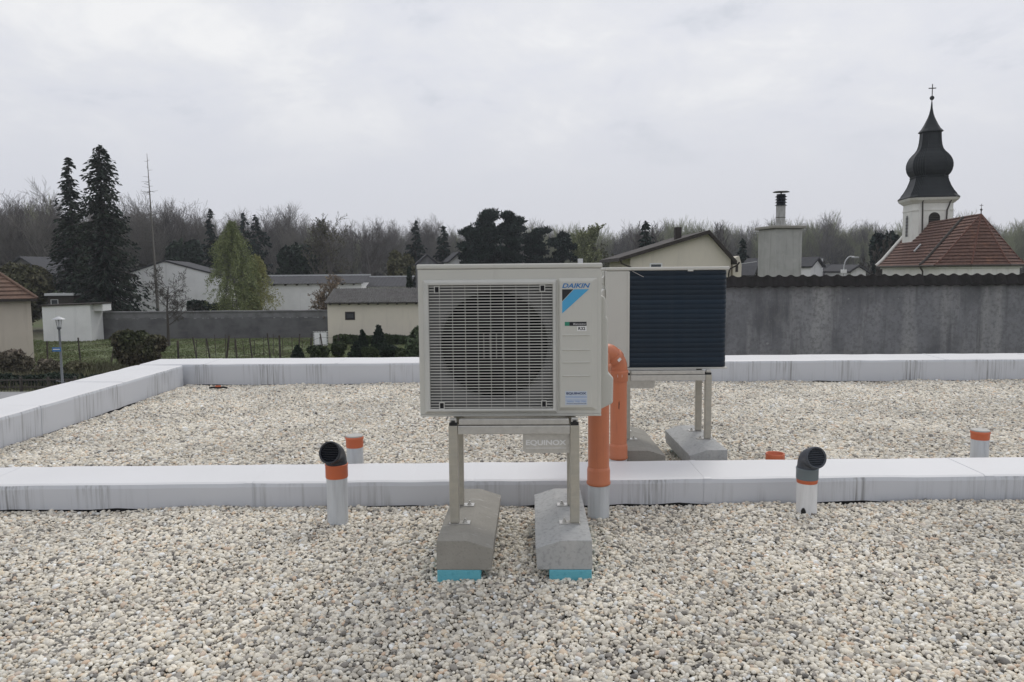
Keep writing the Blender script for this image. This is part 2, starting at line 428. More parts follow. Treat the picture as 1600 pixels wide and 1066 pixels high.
def parapet(name, x0, x1, yf, yb, ztop, label, rz=0.0, loc=(0, 0, 0), skirt_gap=0.006):
    """membrane-clad upstand: body whose sheet stops just above the bitumen skirt, seam strips over the joints"""
    e = empty(name, loc, rz, label=label, cat='parapet')
    b = MB()
    nseg = max(2, int((x1 - x0) / 0.16))
    prof = [(yf + 0.004, skirt_gap), (yf, ztop - 0.03), (yf + 0.006, ztop - 0.008), (yf + 0.022, ztop), (yb - 0.022, ztop + 0.006), (yb - 0.006, ztop - 0.004), (yb, ztop - 0.03), (yb - 0.004, skirt_gap)]
    rr = random.Random(int(abs(x0 * 100) + abs(yf * 37)))
    vs = []; fs = []
    n = len(prof)
    for i in range(nseg + 1):
        x = x0 + (x1 - x0) * i / nseg
        j = [rr.uniform(-0.0022, 0.0022) for _ in range(3)]
        low = rr.uniform(-0.010, 0.007)
        for k, (y, z) in enumerate(prof):
            vs.append((x, y + (j[0] if k < 4 else j[1]), z + (low if k in (0, 7) else j[2])))
    for i in range(nseg):
        for k in range(n - 1):
            fs.append((i*n+k, i*n+n+k, i*n+n+k+1, i*n+k+1))
    fs.append(tuple(range(n - 1, -1, -1))); fs.append(tuple(range(nseg*n, nseg*n+n)))
    b.add(vs, fs, False)
    b.build('membrane', M['membrane'], e)
    MB().box(x0 + 0.003, x1 - 0.003, yf + 0.012, yb - 0.012, -0.10, ztop - 0.06).build('bitumen_skirt', M['bitumen'], e)
    # welded laps where two lengths of membrane meet
    xs = x0 + rr.uniform(0.5, 0.9)
    while xs < x1 - 0.2:
        wl = rr.uniform(0.035, 0.055); d_ = 0.0024
        pf = [(yf - d_ + 0.004, skirt_gap + 0.004), (yf - d_, ztop - 0.03), (yf - d_ + 0.006, ztop - 0.006 + d_), (yf + 0.022, ztop + d_), (yb - 0.022, ztop + 0.006 + d_), (yb + d_, ztop - 0.03)]
        lp = MB(); sk_ = rr.uniform(-0.008, 0.008); n_ = len(pf)
        lp.add([(xs + sk_ * (k / n_), y, z) for k, (y, z) in enumerate(pf)] + [(xs + wl + sk_ * (k / n_), y, z) for k, (y, z) in enumerate(pf)], [(k, n_ + k, n_ + k + 1, k + 1) for k in range(n_ - 1)])
        for xa_ in (xs, xs + wl):
            q_ = [(xa_ + sk_ * (k / n_), y, z) for k, (y, z) in enumerate(pf)]
            lp.add(q_ + [(a_, b_ + 0.005 if k < 3 else b_, c_ - 0.004) for k, (a_, b_, c_) in enumerate(q_)], [(k, k + 1, n_ + k + 1, n_ + k) for k in range(n_ - 1)])
        lp.build('membrane_lap', M['membrane'], e)
        xs += rr.uniform(1.2, 1.9)
    return e
# the middle upstand, the far edge and the left edge of the roof
parapet('parapet_wall', XL + 0.006, XR, 0, Y_MID1 - Y_MID0, 0.160, 'low white membrane upstand crossing the roof behind the front heat pump', loc=(0, Y_MID0, 0), rz=R(0.25))
parapet('parapet_wall', XL - 0.60, XR, 0, Y_FAR1 - Y_FAR0, 0.270, 'white membrane parapet along the far edge of the roof', loc=(0, Y_FAR0 - 0.02, 0), rz=R(-1.1))
# built along local x, turned so that local -y faces +X of the roof
parapet('parapet_wall', -4.0, 9.595, 0, 0.60, 0.268, 'white membrane parapet running back along the left edge of the roof', loc=(XL, 0, 0), rz=R(90))

# ------------------------------------------------------------------ gravel: river pebbles
peb_col = bpy.data.collections.new('pebble_shapes')        # holds the shapes the gravel scatters; not part of the scene itself
import bmesh
for i in range(14):
    bm = bmesh.new(); bmesh.ops.create_icosphere(bm, subdivisions=2, radius=1.0)
    rr = random.Random(100 + i)
    ax = [rr.uniform(0.95, 1.35), rr.uniform(0.75, 1.0), rr.uniform(0.50, 0.80)]
    dirs = [(Vector((rr.gauss(0, 1), rr.gauss(0, 1), rr.gauss(0, 1))).normalized(), rr.uniform(-0.22, 0.16)) for _ in range(6)]
    for v in bm.verts:
        d = v.co.normalized(); k = 1.0
        for q, a in dirs: k += a * max(0, d.dot(q)) ** 2
        v.co = Vector((d.x * ax[0] * k, d.y * ax[1] * k, d.z * ax[2] * k))
    me = bpy.data.meshes.new('pebble'); bm.to_mesh(me); bm.free()
    me.polygons.foreach_set('use_smooth', [True] * len(me.polygons))
    me.materials.append(M['pebble'])
    peb_col.objects.link(bpy.data.objects.new('pebble_shape', me))

def scatter_group():
    g = bpy.data.node_groups.new('scatter_pebbles', 'GeometryNodeTree')
    g.interface.new_socket('Geometry', in_out='INPUT', socket_type='NodeSocketGeometry')
    g.interface.new_socket('Geometry', in_out='OUTPUT', socket_type='NodeSocketGeometry')
    gi = g.nodes.new('NodeGroupInput'); go = g.nodes.new('NodeGroupOutput')
    ci = g.nodes.new('GeometryNodeCollectionInfo')
    ci.inputs['Separate Children'].default_value = True; ci.inputs['Reset Children'].default_value = True
    ip = g.nodes.new('GeometryNodeInstanceOnPoints'); ip.inputs['Pick Instance'].default_value = True
    g.links.new(gi.outputs[0], ip.inputs['Points']); g.links.new(ci.outputs[0], ip.inputs['Instance'])
    for nm, ty, sk in (('rot', 'FLOAT_VECTOR', 'Rotation'), ('scl', 'FLOAT_VECTOR', 'Scale'), ('pick', 'INT', 'Instance Index')):
        na = g.nodes.new('GeometryNodeInputNamedAttribute'); na.data_type = ty; na.inputs['Name'].default_value = nm
        src = na.outputs['Attribute']
        if sk == 'Rotation':
            er = g.nodes.new('FunctionNodeEulerToRotation'); g.links.new(src, er.inputs[0]); src = er.outputs[0]
        g.links.new(src, ip.inputs[sk])
    g.links.new(ip.outputs[0], go.inputs[0])
    return g, ci
def scatter(name, P, rot, scl, pick, coll, m=None):
    me = bpy.data.meshes.new(name)
    me.vertices.add(len(P)); me.vertices.foreach_set('co', P.astype(np.float32).ravel())
    for nm, ty, arr in (('rot', 'FLOAT_VECTOR', rot), ('scl', 'FLOAT_VECTOR', scl)):
        a = me.attributes.new(nm, ty, 'POINT'); a.data.foreach_set('vector', arr.astype(np.float32).ravel())
    a = me.attributes.new('pick', 'INT', 'POINT'); a.data.foreach_set('value', pick.astype(np.int32))
    if m: me.materials.append(m)
    o = bpy.data.objects.new(name, me); COL.objects.link(o)
    g, ci = scatter_group(); ci.inputs['Collection'].default_value = coll
    md = o.modifiers.new('scatter', 'NODES'); md.node_group = g
    return o
RG = np.random.default_rng(11)
def swell(x, y):
    """gentle heaps and hollows of the gravel bed"""
    return 0.010 * np.sin(1.7 * x + 0.6) * np.sin(2.3 * y + 1.0) + 0.007 * np.sin(4.1 * x + 2 * y) + 0.005 * np.sin(7.3 * x - 5.2 * y + 1.2)
def gravel(name, x0, x1, y0, y1, step, keep, label, lift=0.0, size=0.0088):
    nx, ny = int((x1 - x0) / step), int((y1 - y0) / step)
    gx, gy = np.meshgrid(np.arange(nx), np.arange(ny))
    gx = gx + 0.5 * (gy % 2)
    x = x0 + (gx + 0.5 + RG.uniform(-0.42, 0.42, gx.shape)) * step
    y = y0 + (gy + 0.5 + RG.uniform(-0.42, 0.42, gx.shape)) * step
    x = x.ravel(); y = y.ravel()
    k = keep(x, y); x = x[k]; y = y[k]
    n = len(x)
    s = size * np.clip(RG.lognormal(0, 0.30, n), 0.5, 2.1)
    z = swell(x, y) + RG.uniform(-0.005, 0.007, n) + lift
    P = np.stack([x, y, z], 1)
    rot = np.stack([RG.normal(0, 0.38, n), RG.normal(0, 0.38, n), RG.uniform(0, 2 * PI, n)], 1)
    scl = np.stack([s, s, s], 1)
    o = scatter(name, P, rot, scl, RG.integers(0, 14, n), peb_col)
    return prop(o, label=label, cat='gravel', kind='stuff')
gravel('gravel', -4.10, 5.6, 1.4, Y_MID0 - 0.004, 0.0140, lambda x, y: (np.abs(x) < 0.70 * y + 1.8), 'pale river pebbles covering the front part of the roof')
gravel('gravel', XL + 0.01, 8.3, Y_MID1 - 0.02, Y_FAR0 + 0.1, 0.0172, lambda x, y: (np.abs(x) < 0.70 * y + 1.7) & (y < Y_FAR0 - 0.025 - 0.0192 * x), 'pale river pebbles behind the low white upstand', size=0.0106)

# ------------------------------------------------------------------ lettering
def text_obj(name, body, h, m, parent, loc, rot=(PI / 2, 0, 0), shear=0.0, bold=0.0, depth=0.0004, width=None, align='LEFT'):
    cu = bpy.data.curves.new(name, 'FONT')
    cu.body = body; cu.size = 1.0; cu.shear = shear; cu.offset = bold; cu.extrude = 0.01; cu.resolution_u = 3
    tmp = bpy.data.objects.new('tmp', cu); COL.objects.link(tmp)
    bpy.context.view_layer.update()
    dg = bpy.context.evaluated_depsgraph_get()
    me = bpy.data.meshes.new_from_object(tmp.evaluated_get(dg))
    bpy.data.objects.remove(tmp); bpy.data.curves.remove(cu)
    co = np.empty(len(me.vertices) * 3, np.float32); me.vertices.foreach_get('co', co); co = co.reshape(-1, 3)
    mn, mxx = co.min(0), co.max(0)
    co -= mn
    sy = h / (mxx[1] - mn[1]); sx = (width / (mxx[0] - mn[0])) if width else sy
    co[:, 0] *= sx; co[:, 1] *= sy; co[:, 2] *= depth / 0.02
    if align == 'CENTER': co[:, 0] -= co[:, 0].max() / 2
    me.vertices.foreach_set('co', co.ravel()); me.update()
    me.name = name
    me.materials.clear(); me.materials.append(m)
    o = bpy.data.objects.new(name, me); COL.objects.link(o); o.parent = parent; o.location = loc; o.rotation_euler = rot
    return o

# ------------------------------------------------------------------ heat pump outdoor unit
UW, UH, UD = 0.872, 0.732, 0.32
def heat_pump(loc, rz, label):
    """local frame: x to the right of the front, y backwards, z up; origin below the middle of the front edge"""
    e = empty('heat_pump', loc, rz, label=label, cat='heat pump', group='heat pumps on the gravel roof')
    ox = -UW / 2
    comp = UW - 0.165                          # the compressor side begins here
    gx0, gx1, gz0, gz1 = 0.052, 0.640, 0.040, 0.632          # grille opening
    b = MB()
    # front skin with its opening, turned in at the edge
    b.loops([(ox, ox + UW, 0.012, UH - 0.024, 0.20), (ox, ox + UW, 0.012, UH - 0.024, 0.0), (ox + gx0 - 0.004, ox + gx1 + 0.004, gz0 - 0.004, gz1 + 0.004, 0.0), (ox + gx0 - 0.004, ox + gx1 + 0.004, gz0 - 0.004, gz1 + 0.004, 0.03)])
    b.build('front_casing', M['casing'], e, bevel=0.006)
    MB().box(ox + comp, ox + UW - 0.001, 0.201, UD - 0.001, 0.013, UH - 0.025).build('side_casing', M['casing'], e, bevel=0.008)
    MB().box(ox, ox + UW, 0.001, UD, 0.0, 0.0115).build('base_pan', M['casing'], e, bevel=0.003)
    t = MB(); t.box(ox - 0.004, ox + UW + 0.004, -0.004, UD + 0.006, UH - 0.0235, UH)
    t.build('top_cover', M['casing'], e, bevel=0.007, seg=3)
    # shroud with its round opening, the fan behind it
    cx, cz, rf = ox + 0.357, 0.340, 0.262
    sh = MB(); n = 48; vs = []; fs = []
    for k in range(n):
        a = 2 * PI * k / n
        dx, dz = math.cos(a), math.sin(a)
        tx = ((gx1 + 0.01 + ox - cx) / dx) if dx > 1e-6 else ((gx0 - 0.01 + ox - cx) / dx) if dx < -1e-6 else 1e9
        tz = ((gz1 + 0.01 - cz) / dz) if dz > 1e-6 else ((gz0 - 0.01 - cz) / dz) if dz < -1e-6 else 1e9
        q = min(tx, tz)
        vs += [(cx + dx * q, 0.034, cz + dz * q), (cx + dx * (rf + 0.018), 0.036, cz + dz * (rf + 0.018)), (cx + dx * rf, 0.05, cz + dz * rf), (cx + dx * rf, 0.12, cz + dz * rf)]
    for k in range(n):
        k2 = (k + 1) % n
        for j in range(3): fs.append((k*4+j, k2*4+j, k2*4+j+1, k*4+j+1))
    sh.add(vs, fs, True).build('fan_shroud', M['shroud'], e)
    MB().box(ox + 0.02, ox + comp - 0.01, 0.165, 0.199, 0.02, UH - 0.03).build('inner_core', M['inside'], e)
    fan = MB()
    fan.tube([(cx, 0.060, cz), (cx, 0.066, cz), (cx, 0.11, cz)], [0.045, 0.06, 0.06], 28)
    fo = fan.build('fan_hub', M['fan'], e)
    for q in range(3):
        bl = MB(); vs = []; fs = []
        for i in range(9):
            for j in range(5):
                rad = 0.055 + (0.252 - 0.055) * j / 4
                a = 2 * PI * q / 3 + 0.4 + (i / 8) * (1.45 + 0.25 * j / 4) + 0.35 * (j / 4) ** 2
                vs.append((cx + rad * math.cos(a), 0.064 + 0.045 * i / 8, cz + rad * math.sin(a)))
        for i in range(8):
            for j in range(4): fs.append((i*5+j, i*5+j+1, i*5+6+j, i*5+5+j))
        bl.add(vs, fs, True).build('fan_blade', M['fan'], e)
    MB().tube([(cx, 0.112, cz), (cx, 0.164, cz)], 0.05, 20).build('fan_motor', M['dark_plastic'], e)
    # grille: sloped bezel, slats, wires, clips
    bz = MB(); bz.loops([(ox + 0.024, ox + 0.661, 0.017, 0.658, -0.0005), (ox + 0.036, ox + 0.652, 0.029, 0.647, -0.016), (ox + gx0 - 0.003, ox + gx1 + 0.003, gz0 - 0.003, gz1 + 0.003, -0.016), (ox + gx0, ox + gx1, gz0, gz1, -0.013), (ox + gx0, ox + gx1, gz0, gz1, 0.002)])
    bz.build('grille_frame', M['grille'], e, bevel=0.003)
    nsl = 43; pitch = (gz1 - gz0) / nsl
    slat = MB(); w = gx1 - gx0
    slat.prism([(-0.0025, -0.0021), (0.0015, -0.0014), (0.0015, 0.0014), (-0.0025, 0.0021)], -w / 2 - 0.001, w / 2 + 0.001, axis='x')
    s0 = slat.build('grille_slat', M['grille'], e, loc=(ox + (gx0 + gx1) / 2, -0.007, gz0 + pitch * 0.5))
    for i in range(1, nsl): share(s0, 'grille_slat', e, (ox + (gx0 + gx1) / 2, -0.007, gz0 + pitch * (i + 0.5)))
    wire = MB(); wire.tube([(0, 0, gz0 - 0.001), (0, 0, gz1 + 0.001)], 0.0011, 6)
    w0 = None
    for i in range(9):
        x = ox + gx0 + 0.052 + i * 0.0605
        if w0 is None: w0 = wire.build('grille_wire', M['grille'], e, loc=(x, -0.0095, 0))
        else: share(w0, 'grille_wire', e, (x, -0.0095, 0))
    sw = MB(); sw.tube([(0, 0, -0.058), (0, 0, 0.062)], 0.0010, 6); sq = None
    for i in range(4):
        x = cx - 0.045 + i * 0.03
        if sq is None: sq = sw.build('centre_wire', M['grille'], e, loc=(x, -0.0095, cz))
        else: share(sq, 'centre_wire', e, (x, -0.0095, cz))
    clip = None
    for (x, z) in ((0.092, 0.612), (0.592, 0.615), (0.107, 0.056), (0.597, 0.062)):
        if clip is None:
            cf = MB(); cf.loops([(-0.013, 0.013, -0.017, 0.017, 0.004), (-0.013, 0.013, -0.017, 0.017, -0.004), (-0.009, 0.009, -0.013, 0.013, -0.004)])
            clip = cf.build('clip_frame', M['grille'], e, loc=(ox + x, -0.0095, z))
            cp = MB().box(-0.009, 0.009, -0.0025, 0.003, -0.013, 0.013).build('clip', M['dark_plastic'], clip)
        else:
            c2 = share(clip, 'clip_frame', e, (ox + x, -0.0095, z)); share(cp, 'clip', c2, (0, 0, 0))
    # right-hand panel with ribs, logo, labels
    rp = MB(); rp.loops([(ox + 0.667, ox + 0.852, 0.028, 0.662, -0.0005), (ox + 0.676, ox + 0.826, 0.046, 0.648, -0.013)], cap_last=True)
    rp.build('service_panel', M['casing'], e, bevel=0.004)
    rib = None
    for z in (0.392, 0.322, 0.262, 0.197):
        if rib is None:
            rb = MB(); rb.prism([(0, -0.004), (-0.0035, -0.0015), (-0.0035, 0.001), (0, 0.0035)], -0.064, 0.064, axis='x')
            rib = rb.build('panel_rib', M['casing'], e, loc=(ox + 0.751, -0.0128, z))
        else: share(rib, 'panel_rib', e, (ox + 0.751, -0.0128, z))
    f = -0.0134
    text_obj('logo_lettering', 'DAIKIN', 0.0215, M['logo_blue'], e, (ox + 0.685, f, 0.6155), shear=0.28, bold=0.025, width=0.132)
    MB().prism([(ox + 0.685, 0.553), (ox + 0.738, 0.609), (ox + 0.685, 0.609)], f - 0.0003, f, 'y').build('logo_black_triangle', M['logo_black'], e)
    MB().prism([(ox + 0.685, 0.495), (ox + 0.812, 0.609), (ox + 0.741, 0.609), (ox + 0.685, 0.550)], f - 0.0003, f, 'y').build('logo_blue_band', M['logo_light'], e)
    MB().box(ox + 0.719, ox + 0.800, f - 0.0003, f, 0.436, 0.455).build('label_strip', M['logo_black'], e)
    MB().box(ox + 0.697, ox + 0.7188, f - 0.0003, f, 0.436, 0.455).build('label_green_end', M['green'], e)
    text_obj('label_lettering', 'Bluevolution', 0.008, M['white_print'], e, (ox + 0.737, f - 0.0004, 0.441), shear=0.2, width=0.06, depth=0.0003)
    MB().box(ox + 0.756, ox + 0.800, f - 0.0003, f, 0.411, 0.4345).build('refrigerant_tag', M['white_print'], e)
    text_obj('refrigerant_lettering', 'R32', 0.015, M['logo_black'], e, (ox + 0.761, f - 0.0004, 0.4155), bold=0.03, width=0.033, depth=0.0003)
    st = MB().box(ox + 0.698, ox + 0.803, f - 0.0003, f, 0.056, 0.124).build('installer_sticker', M['sticker'], e)
    text_obj('sticker_lettering', 'EQUINOX', 0.0135, M['print_navy'], st, (ox + 0.704, f - 0.0004, 0.105), bold=0.04, width=0.095, depth=0.0003)
    for z, hh in ((0.0985, 0.0022), (0.0925, 0.0022), (0.081, 0.0022)):
        MB().box(ox + 0.700, ox + 0.801, f - 0.0007, f - 0.0004, z - hh / 2, z + hh / 2).build('sticker_line', M['sticker_blue'], st)
    text_obj('sticker_number', '0800 700 700', 0.0075, M['sticker_blue'], st, (ox + 0.706, f - 0.0004, 0.0695), bold=0.02, width=0.092, depth=0.0003)
    text_obj('sticker_address', 'www.equinox.at', 0.0065, M['print_navy'], st, (ox + 0.704, f - 0.0004, 0.0595), bold=0.02, width=0.096, depth=0.0003)
    sc_ = None
    for x in (0.198, 0.590):
        if sc_ is None:
            sm = MB(); sm.tube([(0, 0, 0), (0, -0.003, 0)], 0.005, 10); sc_ = sm.build('screw', M['bolt'], e, loc=(ox + x, -0.0005, 0.0165))
        else: share(sc_, 'screw', e, (ox + x, -0.0005, 0.0165))
    # valve cover on the right side
    vc = MB(); vc.prism([(0, 0.018), (0.064, 0.050), (0.066, 0.176), (0.040, 0.200), (0.039, 0.462), (0.030, 0.476), (0.028, 0.560), (0.018, 0.574), (0, 0.578)], 0.07, 0.275)
    vc.build('valve_cover', M['casing'], e, loc=(ox + UW - 0.0005, 0, 0), bevel=0.008)
    hd = MB(); hd.prism([(0, 0), (0.014, 0.006), (0.014, 0.05), (0, 0.07)], 0.12, 0.22)
    hd.build('side_handle', M['casing'], e, loc=(ox + UW + 0.0005, 0, 0.605), bevel=0.004)
    # heat exchanger wrapping the back and the left side
    MB().box(ox + 0.020, ox + comp - 0.003, 0.202, UD - 0.022, 0.013, UH - 0.025).build('coil_core', M['navy_gap'], e)
    path = [(ox + comp - 0.004, UD - 0.004)]
    rc = 0.055
    for k in range(9):
        a = PI / 2 + (PI / 2) * k / 8
        path.append((ox + 0.004 + rc + rc * math.cos(a), UD - 0.004 - rc + rc * math.sin(a)))
    path.append((ox + 0.004, 0.202))
    nrow = 20; rh = (UH - 0.040) / nrow
    row = MB(); vs = []; fs = []
    pr = [(-0.002, -0.50), (0.0, -0.40), (0.0006, 0.0), (0.0, 0.40), (-0.002, 0.50)]
    for i, (x, y) in enumerate(path):
        if i == 0: t_ = Vector((path[1][0] - x, path[1][1] - y))
        elif i == len(path) - 1: t_ = Vector((x - path[i-1][0], y - path[i-1][1]))
        else: t_ = Vector((path[i+1][0] - path[i-1][0], path[i+1][1] - path[i-1][1]))
        t_.normalize(); nx_, ny_ = t_.y, -t_.x
        for (o_, h_) in pr: vs.append((x + nx_ * o_, y + ny_ * o_, h_ * rh * 0.985))
    for i in range(len(path) - 1):
        for k in range(4): fs.append((i*5+k, i*5+k+1, i*5+6+k, i*5+5+k))
    row.add(vs, fs, True)
    r0 = row.build('coil_row', M['coil'], e, loc=(0, 0, 0.0135 + rh * 0.5))
    for i in range(1, nrow): share(r0, 'coil_row', e, (0, 0, 0.0135 + rh * (i + 0.5)))
    MB().box(ox + comp - 0.002, ox + comp + 0.012, UD - 0.0005, UD + 0.003, 0.02, UH - 0.03).build('seam_strip', M['casing'], e)
    MB().tube([(ox + comp - 0.02, UD + 0.004, UH - 0.028), (ox + comp - 0.10, UD + 0.006, UH - 0.070)], 0.0018, 6).build('sensor_wire', M['galv_bright'], e)
    MB().box(ox + 0.255, ox + 0.295, UD + 0.0062, UD + 0.009, UH - 0.032, UH - 0.012).build('rear_tab', M['casing'], e)
    return e

U1_Y, U1_Z = 3.65, 0.707
TILT = R(-1.2)
heat_pump((-0.010, U1_Y, U1_Z), TILT, 'front heat pump with fan grille, blue logo and installer sticker facing us')
U2C = (1.113, 5.80)
heat_pump((U2C[0], U2C[1], 0.694), PI + R(-0.5), 'rear heat pump turned away, showing its dark blue finned coil')

# ------------------------------------------------------------------ steel stands
BLK = 0.19                     # top of the concrete blocks
def stand(loc, rz, top, label):
    e = empty('steel_stand', loc, rz, label=label, cat='stand', group='galvanised stands under the heat pumps')
    hw, t = 0.312, 0.044        # half width over the legs, tube
    d0, d1 = 0.0, 0.285         # fronts of front and rear legs
    L0 = None
    zt = top - BLK
    for (x, y, s) in ((-hw, d0, 1), (hw - t, d0, -1), (-hw, d1, 1), (hw - t, d1, -1)):
        lg = MB().box(x, x + t, y, y + t, 0.006, zt - 0.0005).build('leg', M['galv'], e, bevel=0.004)
        px0, px1 = (x - 0.003, x + t + 0.052) if s > 0 else (x - 0.052, x + t + 0.003)
        MB().box(px0, px1, y - 0.003, y + t + 0.003, 0.0, 0.0055).build('foot_plate', M['galv_bright'], e)
        bx_ = x + t + 0.028 if s > 0 else x - 0.028
        bo = MB(); bo.lathe([(0.013, 0.0056), (0.013, 0.0075)], 16, (bx_, y + t / 2, 0)); bo.lathe([(0.009, 0.0076), (0.009, 0.015)], 6, (bx_, y + t / 2, 0), smooth=False); bo.lathe([(0.005, 0.015), (0.005, 0.024)], 10, (bx_, y + t / 2, 0))
        bo.build('anchor_bolt', M['bolt'], e)
    MB().box(-hw + t + 0.001, hw - t - 0.001, d0 + 0.002, d0 + t, zt - 0.042, zt - 0.001).build('cross_bar', M['galv_bright'], e, bevel=0.003)
    MB().box(-hw + t + 0.001, hw - t - 0.001, d1 + 0.002, d1 + t, zt - 0.042, zt - 0.001).build('cross_bar', M['galv_bright'], e, bevel=0.003)
    for x in (-hw, hw - t): MB().box(x + 0.002, x + t - 0.002, d0 + t + 0.001, d1 - 0.001, zt - 0.042, zt - 0.002).build('side_bar', M['galv'], e, bevel=0.003)
    # upper rails that carry the unit, on rubber dampers
    for y in (d0 + 0.004, d1 + 0.004): MB().box(-hw + 0.05, hw - 0.05, y, y + 0.036, zt + 0.004, zt + 0.030).build('top_rail', M['galv_bright'], e, bevel=0.002)
    for x in (-hw + 0.003, hw - 0.042):
        for y in (d0 + 0.002, d1 + 0.002):
            MB().box(x, x + 0.039, y, y + 0.04, zt, zt + 0.014).build('damper', M['rubber'], e, bevel=0.003)
            k = MB(); k.prism([(x + 0.001, zt + 0.0142), (x + 0.038, zt + 0.0142), (x + 0.034, zt + 0.034), (x + 0.005, zt + 0.034)], y + 0.004, y + 0.036); k.build('clamp', M['bolt'], e, bevel=0.003)
            MB().lathe([(0.009, zt + 0.015), (0.009, zt + 0.024)], 6, (x + 0.0195, y - 0.004, 0), smooth=False).build('clamp_nut', M['rubber'], e)
    pl = MB(); pl.prism([(hw - t - 0.226, zt - 0.128), (hw - t - 0.212, zt - 0.140), (hw - t - 0.001, zt - 0.140), (hw - t - 0.001, zt - 0.0425), (hw - t - 0.226, zt - 0.0425)], d0 + 0.030, d0 + 0.033)
    po = pl.build('name_plate', M['galv_bright'], e)
    text_obj('name_plate_lettering', 'EQUINOX', 0.030, M['white_print'], po, (hw - t - 0.211, d0 + 0.0297, zt - 0.106), bold=0.03, width=0.194, depth=0.0004)
    MB().box(hw - t - 0.211, hw - t - 0.017, d0 + 0.0292, d0 + 0.0298, zt - 0.117, zt - 0.1145).build('name_plate_line', M['white_print'], po)
    return e
stand((0.005, 3.60, BLK), TILT, U1_Z - 0.035, 'galvanised steel stand carrying the front heat pump')
stand((1.113, 5.755, BLK), PI + R(-0.5), 0.694 - 0.035, 'galvanised steel stand carrying the rear heat pump')

def ballast(loc, rz, flip, m, label, L=0.84):
    e = empty('concrete_block', loc, rz, label=label, cat='concrete block', group='concrete blocks under the stands')
    # x from the outer side inwards
    pts = [(0, 0.0), (0.250, 0.0), (0.258, 0.100), (0.143, 0.137), (0.002, 0.137)]
    if flip: pts = [(-x, z) for x, z in reversed(pts)]
    b = MB(); b.prism(pts, 0, L)
    b.build('block', m, e, bevel=0.003, seg=2)
    return e
def pad(loc, rz, w, L, label):
    b = MB(); b.box(0, w, 0, L, 0, 0.062)
    o = b.build('foam_pad', M['foam'], None, loc=loc, rz=rz, bevel=0.003)
    return prop(o, label, 'foam pad', 'foam pads under the blocks')
ballast((-0.352, 3.385, BLK - 0.137), TILT * 1.4, False, M['concrete_warm'], 'left concrete block under the front stand, brownish with a sloped inner side')
ballast((0.356, 3.372, BLK - 0.137), TILT * 1.1, True, M['concrete_pale'], 'right concrete block under the front stand, pale mottled grey')
pad((-0.349, 3.382, BLK - 0.1995), TILT * 1.4, 0.198, 0.80, 'light blue foam pad under the left front concrete block')
pad((0.160, 3.369, BLK - 0.1995), TILT * 1.1, 0.192, 0.80, 'light blue foam pad under the right front concrete block')
ballast((0.775, 5.10, BLK - 0.137), 0, False, M['concrete_warm'], 'concrete block under the rear stand beside the orange bent pipe')
ballast((1.452, 5.10, BLK - 0.137), 0, True, M['concrete_pale'], 'concrete block under the rear stand on the side away from the pipes')
pad((0.780, 5.12, BLK - 0.1995), 0, 0.2, 0.80, 'foam pad hidden under the rear block beside the orange bent pipe')
pad((1.255, 5.12, BLK - 0.1995), 0, 0.19, 0.80, 'foam pad hidden under the rear block away from the pipes')

# ------------------------------------------------------------------ pipes and vents
def arc(c, u, w, r, a0, a1, n=10):
    return [Vector(c) + Vector(u) * (r * math.cos(a0 + (a1 - a0) * i / n)) + Vector(w) * (r * math.sin(a0 + (a1 - a0) * i / n)) for i in range(n + 1)]
def sleeve(e, r, h, m, c=(0, 0)):
    # slightly crumpled membrane cuff around a pipe
    b = MB(); n = 28; vs = []; fs = []; rr = random.Random(int(r * 9999 + h * 777))
    ph = rr.uniform(0, 6)
    for i in range(7):
        z = -0.05 + (h + 0.05) * i / 6
        for k in range(n):
            a = 2 * PI * k / n
            q = r * (1 + 0.012 * math.sin(3 * a + ph + i * 0.4) + rr.uniform(-0.004, 0.004) + (0.03 if i == 0 else 0))
            vs.append((q * math.cos(a), q * math.sin(a), z))
    for i in range(6):
        for k in range(n): fs.append((i*n+k, i*n+(k+1) % n, i*n+n+(k+1) % n, i*n+n+k))
    b.add(vs, fs, True); b.add(vs[-n:], [tuple(range(n))])
    b.build('sleeve', m, e)
    # welded lap of the cuff
    MB().box(-0.002, 0.004, -r * 1.012 - 0.0012, -r * 0.99, 0.0, h - 0.004).build('lap_seam', m, e)
def louver(e, r, m):
    """round louvred end in the local frame of e: ring in the x,z plane looking along -y"""
    rg = MB(); n = 32; vs = []; fs = []
    pf = [(r, 0.03), (r * 1.03, 0.0), (r * 1.02, -0.006), (r * 0.90, -0.008), (r * 0.84, -0.004), (r * 0.84, 0.02)]
    for q, y in pf:
        for k in range(n): vs.append((q * math.cos(2*PI*k/n), y, q * math.sin(2*PI*k/n)))
    for i in range(len(pf) - 1):
        for k in range(n): fs.append((i*n+k, i*n+(k+1) % n, i*n+n+(k+1) % n, i*n+n+k))
    rg.add(vs, fs, True)
    ro = rg.build('louver_ring', m, e)
    bk = MB(); bk.add([(r * 0.9 * math.cos(2*PI*k/n), 0.019, r * 0.9 * math.sin(2*PI*k/n)) for k in range(n)], [tuple(range(n))]); bk.build('louver_back', M['inside'], ro)
    ns = 8
    for i in range(ns):
        z = r * 0.84 * (-1 + 2 * (i + 0.5) / ns)
        w = math.sqrt(max(0, (r * 0.845) ** 2 - z * z))
        s = MB(); s.prism([(-0.002, -0.0005), (0.010, 0.0085), (0.012, 0.0065), (0.0, -0.003)], -w, w, axis='x')
        s.build('louver_slat', m, ro, loc=(0, 0, z - 0.003))
